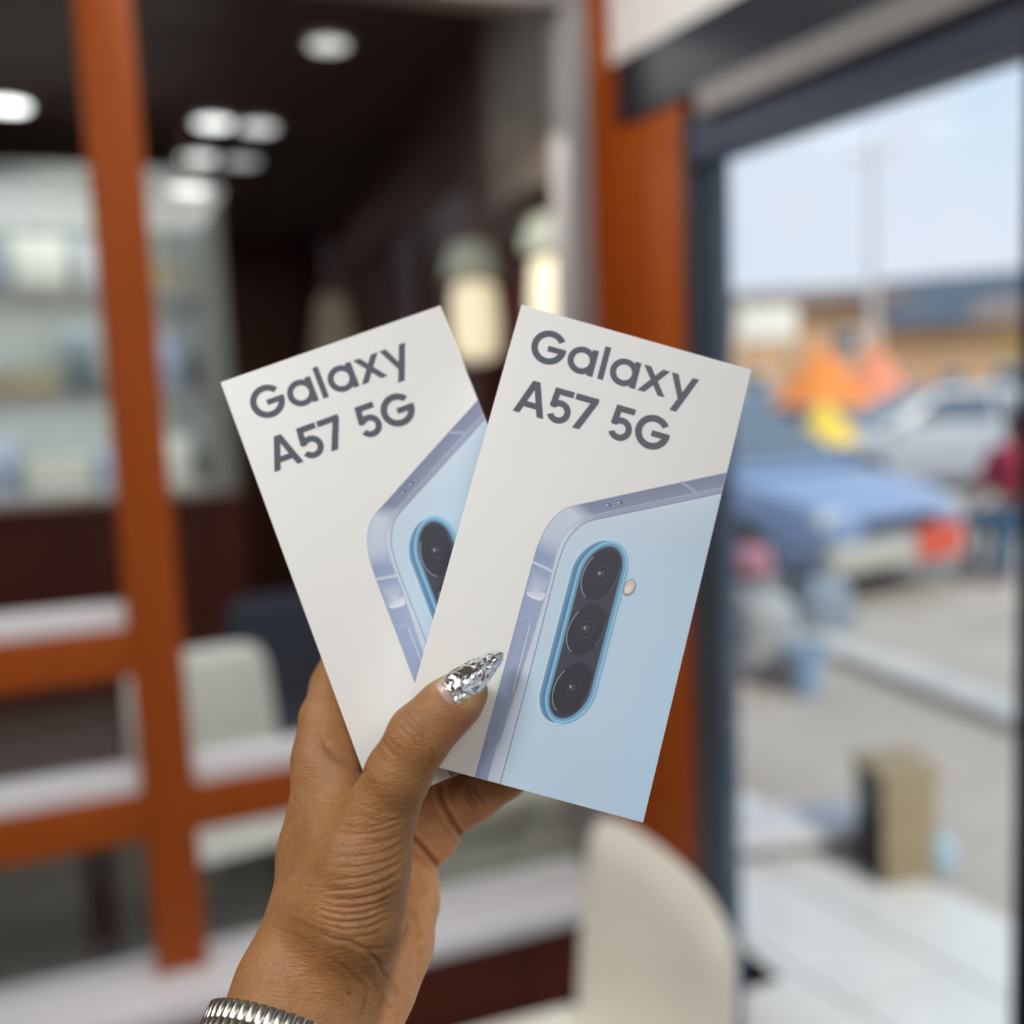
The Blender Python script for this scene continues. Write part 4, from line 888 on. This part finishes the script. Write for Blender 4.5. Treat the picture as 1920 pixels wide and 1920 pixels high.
parasol(1545, 745, 835, 11.5, .42, mat('yellow_cloth', (.90, .62, .08), .7), 'small yellow parasol below the orange one')

def building(name, loc, rz, w, d, h, roof_h, mw, mr_, label, wins, over=.5):
    t = thing(name, loc, rz, label=label, cat='building'); MB().box((-w/2, 0, 0), (w/2, d, h)).build('wall', mw, t)
    mb = MB(); y0, y1 = -over, d+over; x0, x1 = -w/2-over, w/2+over; ym = d/2
    mb.add([(x0, y0, h), (x1, y0, h), (x1, y1, h), (x0, y1, h), (x0+w*.04, ym, h+roof_h), (x1-w*.04, ym, h+roof_h), (x0, y0, h-.15), (x1, y0, h-.15), (x1, y1, h-.15), (x0, y1, h-.15)], [(0, 1, 5, 4), (1, 2, 5), (2, 3, 4, 5), (3, 0, 4), (6, 9, 8, 7), (0, 6, 7, 1), (1, 7, 8, 2), (2, 8, 9, 3), (3, 9, 6, 0)]); mb.build('roof', mr_, t)
    for x, z, ww_, hh in wins:
        f = MB().box((x-ww_/2, -.06, z), (x+ww_/2, .02, z+hh)).build('window', M_WHITE, t); MB().box((x-ww_/2+.07, -.08, z+.07), (x+ww_/2-.07, -.05, z+hh-.07)).build('pane', mat('far_glass', (.10, .12, .14), .1), f)
    return t
M_PEACH = mat('peach_wall', (.66, .40, .22), .85, noise=.08, nscale=1); M_BRN = mat('brown_roof', (.24, .18, .16), .8, noise=.1); M_SLATE = mat('slate_roof', (.085, .11, .15), .7, noise=.1)
def facing_cam(p): return math.atan2(p[1], p[0])-math.pi/2
b1p = at_d(1500, 700, 27.0); bz = at_d(1500, 566, 27.0)[2]+.10
bd1 = building('house', (b1p[0], b1p[1], -.10), facing_cam(b1p)+.12, 4.2, 5, bz, .55, M_PEACH, M_BRN, 'peach building with a brown roof, nearest the window frame', [(-1.2, .9, .8, 1.0), (1.3, .9, .8, 1.0), (1.2, 2.3, .7, .6)])
b2p = at_d(1790, 700, 36.0); bz2 = at_d(1790, 605, 36.0)[2]+.10
building('house', (b2p[0], b2p[1], -.10), facing_cam(b2p)-.1, 5.6, 6, bz2, 1.9, M_PEACH, M_SLATE, 'peach building with a dark slate roof on the right', [(-1.8, .8, .8, 1.0), (0, .8, .8, 1.0), (1.8, .8, .8, 1.0)])
b3p = at_d(2010, 700, 24.0); bz3 = at_d(2010, 590, 24.0)[2]+.10
building('house', (b3p[0], b3p[1], -.10), facing_cam(b3p), 3.4, 3, bz3, .6, mat('ochre_wall', (.72, .46, .20), .85, noise=.06), M_BRN, 'ochre building cut off by the right edge', [(-1.3, .8, .8, 1.0), (.8, .8, .8, 1.0)])
# white signboard on posts
sg = at_d(1438, 640, 22.0); tg_ = at_d(1438, 575, 22.0); sb = thing('signboard', (sg[0], sg[1], -.10), facing_cam(sg), label='blank white signboard in front of the peach building', cat='sign'); hh = tg_[2]-sg[2]
MB().box((-.62, -.03, sg[2]+.10), (.62, .03, sg[2]+.10+hh), bev=.02).build('board', mat('white_board', (.95, .91, .80), .6), sb, smooth=True)
for s in (-.45, .45): MB().box((s-.04, -.02, 0), (s+.04, .05, sg[2]+.12)).build('post', M_CHROME, sb)
# utility pole, tree
up = at_d(1597, 700, 26.0); ph = at_d(1597, 255, 26.0)[2]+.1; po = thing('utility_pole', (up[0]+.4, up[1]-.3, -.10), facing_cam(up), label='tall pale utility pole against the sky', cat='pole')
MB().tube([(0, 0, 0), (0, 0, ph)], [.13, .08], 12).build('shaft', mat('pole_grey', (.55, .56, .58), .8), po, smooth=True); MB().box((-.6, -.05, ph-.7), (.6, .05, ph-.6)).build('crossarm', MATS['pole_grey'], po)
for x in (-.5, 0, .5): MB().lathe([(.03, ph-.6), (.05, ph-.55), (.03, ph-.45)], 10, T(x, 0, 0)).build('insulator', M_WHITE, po)
tp = at_d(1945, 700, 29.5); tr_ = thing('tree', (tp[0], tp[1], -.10), label='green tree at the right edge above the roofs', cat='tree')
th_ = at_d(1945, 540, 29.5)[2]+.1; MB().tube([(0, 0, 0), (.05, 0, th_*.5), (0, .05, th_*.8)], [.14, .10, .05], 10).build('trunk', mat('bark', (.12, .08, .05), .9), tr_, smooth=True)
lf = MB(); r3 = np.random.default_rng(11)
for _ in range(900):
    v = r3.normal(size=3); v /= np.linalg.norm(v); p = np.array((0, 0, th_*.82))+v*np.array((.75, .75, .62))*(r3.random()**.4); a = r3.normal(size=3); a /= np.linalg.norm(a); b = np.cross(a, v); b /= np.linalg.norm(b)+1e-9; s = .09
    lf.add([p-a*s, p+b*s*.5, p+a*s, p-b*s*.5], [(0, 1, 2, 3)])
lf.build('foliage', mat('leaf', (.09, .13, .05), .6, noise=.3), tr_, kind='stuff')

# seated person in red at the right edge, built as one skin with clothes over it
def seated(loc, rz, label):
    t = thing('person', loc, rz, label=label, cat='person')          # faces local -Y, seat height .42
    tor = [((0, .02, .48), .13), ((0, .0, .70), .125), ((0, -.02, .92), .13), ((0, -.02, 1.0), .075)]
    def arms(P, g=0.0, upto=3):
        d = None
        for s in (-1, 1):
            nd = [((s*.17, -.02, .95), .055+g), ((s*.22, -.10, .72), .045+g), ((s*.15, -.32, .62), .036+g), ((s*.12, -.40, .60), .032+g)]; e = chain(P, nd[:upto+1], .02); d = e if d is None else np.minimum(d, e)
        return d
    def legs(P, g=0.0, upto=3):
        d = None
        for s in (-1, 1):
            nd = [((s*.09, .02, .47), .085+g), ((s*.12, -.42, .47), .062+g), ((s*.12, -.42, .09), .045+g), ((s*.13, -.58, .045), .035+g)]; e = chain(P, nd[:upto+1], .02); d = e if d is None else np.minimum(d, e)
        return d
    def body(P):
        d = chain(P, tor, .04); d = smin(d, arms(P), .04); d = smin(d, legs(P), .04)
        d = smin(d, chain(P, [((0, -.02, .98), .05), ((0, -.03, 1.10), .05)], .02), .03); hd = chain(P, [((0, -.035, 1.20), .088), ((0, -.055, 1.13), .070)], .03)
        hd = smin(hd, chain(P, [((0, -.125, 1.17), .012), ((0, -.135, 1.145), .016)], .01), .012)
        for s in (-1, 1):
            hd = smin(hd, rcone(P, (s*.088, -.03, 1.175), (s*.09, -.025, 1.15), .014, .012), .008)
            for k in range(4): d = np.minimum(d, rcone(P, (s*(.10+.014*k), -.42, .60), (s*(.10+.014*k), -.49, .575), .010, .008))
        return np.minimum(smin(d, hd, .02), 9)
    lo, hi, hh_ = (-.34, -.70, -.02), (.34, .24, 1.34), .014
    def mk(name, fn, m, z=None): V_, F_ = sdf_mesh(fn, lo, hi, hh_); me_ = np_mesh(name, V_, F_, m); o = bpy.data.objects.new(name, me_); col.objects.link(o); o.parent = t; return o
    mk('body', body, mat('dark_skin', (.10, .05, .03), .5))
    mk('shirt', lambda P: np.maximum(smin(chain(P, [(p, r+.02) for p, r in tor[:3]], .04), arms(P, .018, 1), .03), .50-P[..., 2]), mat('red_shirt', (.45, .035, .07), .8, noise=.1))
    mk('trousers', lambda P: legs(P, .016, 2), mat('teal_trousers', (.03, .10, .19), .8, noise=.1))
    mk('hair', lambda P: np.maximum(chain(P, [((0, -.015, 1.215), .095)]*2, .01) if False else rcone(P, (0, -.02, 1.215), (0, -.01, 1.22), .095, .095), -(rcone(P, (0, -.13, 1.14), (0, -.12, 1.16), .085, .08))), mat('black_hair', (.012, .011, .012), .8))
    return t
sp = gz(1905, 1075); ps = seated((sp[0], sp[1], -.10), math.atan2(sp[1], sp[0])-math.pi/2-.5, 'person in a red top sitting on a stool at the right edge')
sl = thing('stool', (sp[0], sp[1], -.10), ps.rotation_euler[2], label='low dark stool under the person in red', cat='stool')
MB().box((-.17, -.15, .32), (.17, .18, .36), bev=.01).build('seat', M_NAVY, sl, smooth=True)
for a in (-1, 1):
    for b in (-1, 1): MB().tube([(a*.13, b*.12+.02, .33), (a*.16, b*.14+.02, 0)], .014, 8).build('leg', M_NAVY, sl)

# sacks, bucket, post and bag near the kerb
def sack(px, py, dist, w, h, d, m, label, name='sack', cat='sack'):
    p = at_d(px, py, dist); t = thing(name, (p[0], p[1], p[2]), facing_cam(p)+.2, label=label, cat=cat)
    mb = MB(); n, mrows = 20, 10; rings = []
    for i in range(mrows+1):
        v = i/mrows; s = (1-abs(2*v-1)**5)**.5*.95+.05; s *= 1-.18*v*v; rings.append([((w/2*s*abs(math.cos(a))**.6*math.copysign(1, math.cos(a))*(1+.04*math.sin(5*a+9*v))), d/2*s*abs(math.sin(a))**.6*math.copysign(1, math.sin(a)), v*h) for a in [2*math.pi*k/n for k in range(n)]])
    mb.loft(rings).build('body', m, t, smooth='all')
    MB().lathe([(w*.10, h*.98), (w*.06, h*1.04), (w*.13, h*1.12)], 12).build('tied_neck', m, t, smooth=True)
    return t
M_SACK = mat('white_sack', (.40, .42, .44), .6, noise=.1, nscale=4)
g1 = gz(1455, 1265); D0 = float((g1-CAM)@FWD)
def on_ground(px, py): p = gz(px, py); return float((p-CAM)@FWD)
sack(1440, 1270, on_ground(1440, 1270), .34, .48, .30, M_SACK, 'tall pale grey sack beside the window frame'); sack(1545, 1195, on_ground(1545, 1195), .36, .40, .30, mat('blue_grey_sack', (.24, .29, .36), .6, noise=.1), 'blue grey sack standing behind the bucket')
tp_ = gz(1412, 1230); sack(1412, 1085, on_ground(1412, 1240), .22, .20, .20, mat('pink_bag', (.45, .20, .27), .6), 'pink plastic bag lying on a pale crate', 'plastic_bag', 'bag')
cp = at_d(1412, 1085, on_ground(1412, 1240)); cr_ = thing('crate', (cp[0], cp[1], -.10), facing_cam(cp), label='pale plastic crate under the pink bag', cat='crate'); hc_ = cp[2]+.10
for k in range(4): MB().box((-.18, -.16, hc_*k/4+.012), (.18, -.14, hc_*(k+1)/4-.012)).box((-.18, .14, hc_*k/4+.012), (.18, .16, hc_*(k+1)/4-.012)).box((-.18, -.14, hc_*k/4+.012), (-.16, .14, hc_*(k+1)/4-.012)).box((.16, -.14, hc_*k/4+.012), (.18, .14, hc_*(k+1)/4-.012)).build('slat', M_SACK, cr_)
for a in (-.165, .165):
    for b in (-.145, .145): MB().box((a-.015, b-.015, 0), (a+.015, b+.015, hc_)).build('corner_post', M_SACK, cr_)
bp_ = gz(1510, 1300); bk = thing('bucket', tuple(bp_), label='light blue plastic bucket standing in front of the sacks', cat='bucket')
MB().lathe([(.075, 0), (.105, .24), (.112, .24), (.112, .26), (.10, .26), (.098, .24), (.07, .02)], 24).build('body', mat('blue_plastic', (.24, .38, .56), .4), bk, smooth=True)
MB().tube([(.108*math.cos(a), .02, .25+.11*math.sin(a)) for a in np.linspace(0, math.pi, 12)], .004, 6).build('handle', M_CHROME, bk, smooth=True)
qp = gz(1680, 1690); q_ = thing('bollard', tuple(qp), facing_cam(qp)+.5, label='short square tan post with shade coloured onto one side, outside the door', cat='post')
MB().box((-.085, -.085, 0), (.085, .085, .42), bev=.012).build('post', mat('tan_stone', (.30, .24, .15), .8, noise=.12), q_, smooth=True); MB().box((-.091, -.08, .0), (-.085, .08, .41)).build('shade_plate', mat('side_shade', (.02, .025, .022), .6), q_)  # black plate puts the shade of the left face into colour
MB().box((-.10, -.10, .42), (.10, .10, .45), bev=.01).build('cap', MATS['tan_stone'], q_, smooth=True)
sack(1762, 1640, on_ground(1762, 1660), .10, .13, .09, mat('pale_blue_bag', (.36, .52, .66), .4), 'small pale blue plastic bag beside the tan post', 'plastic_bag', 'bag')
sq = gz(1500, 1640); bn = thing('low_bench', (sq[0], sq[1], -.10), facing_cam(sq)+.35, label='low white slab bench left of the tan post', cat='bench')
MB().box((-.24, -.10, .14), (.24, .12, .19), bev=.01).build('slab', mat('white_slab', (.62, .62, .66), .6), bn, smooth=True)
for s in (-.17, .17): MB().box((s-.04, -.08, 0), (s+.04, .10, .14)).build('foot', mat('grey_foot', (.2, .2, .23), .8), bn)
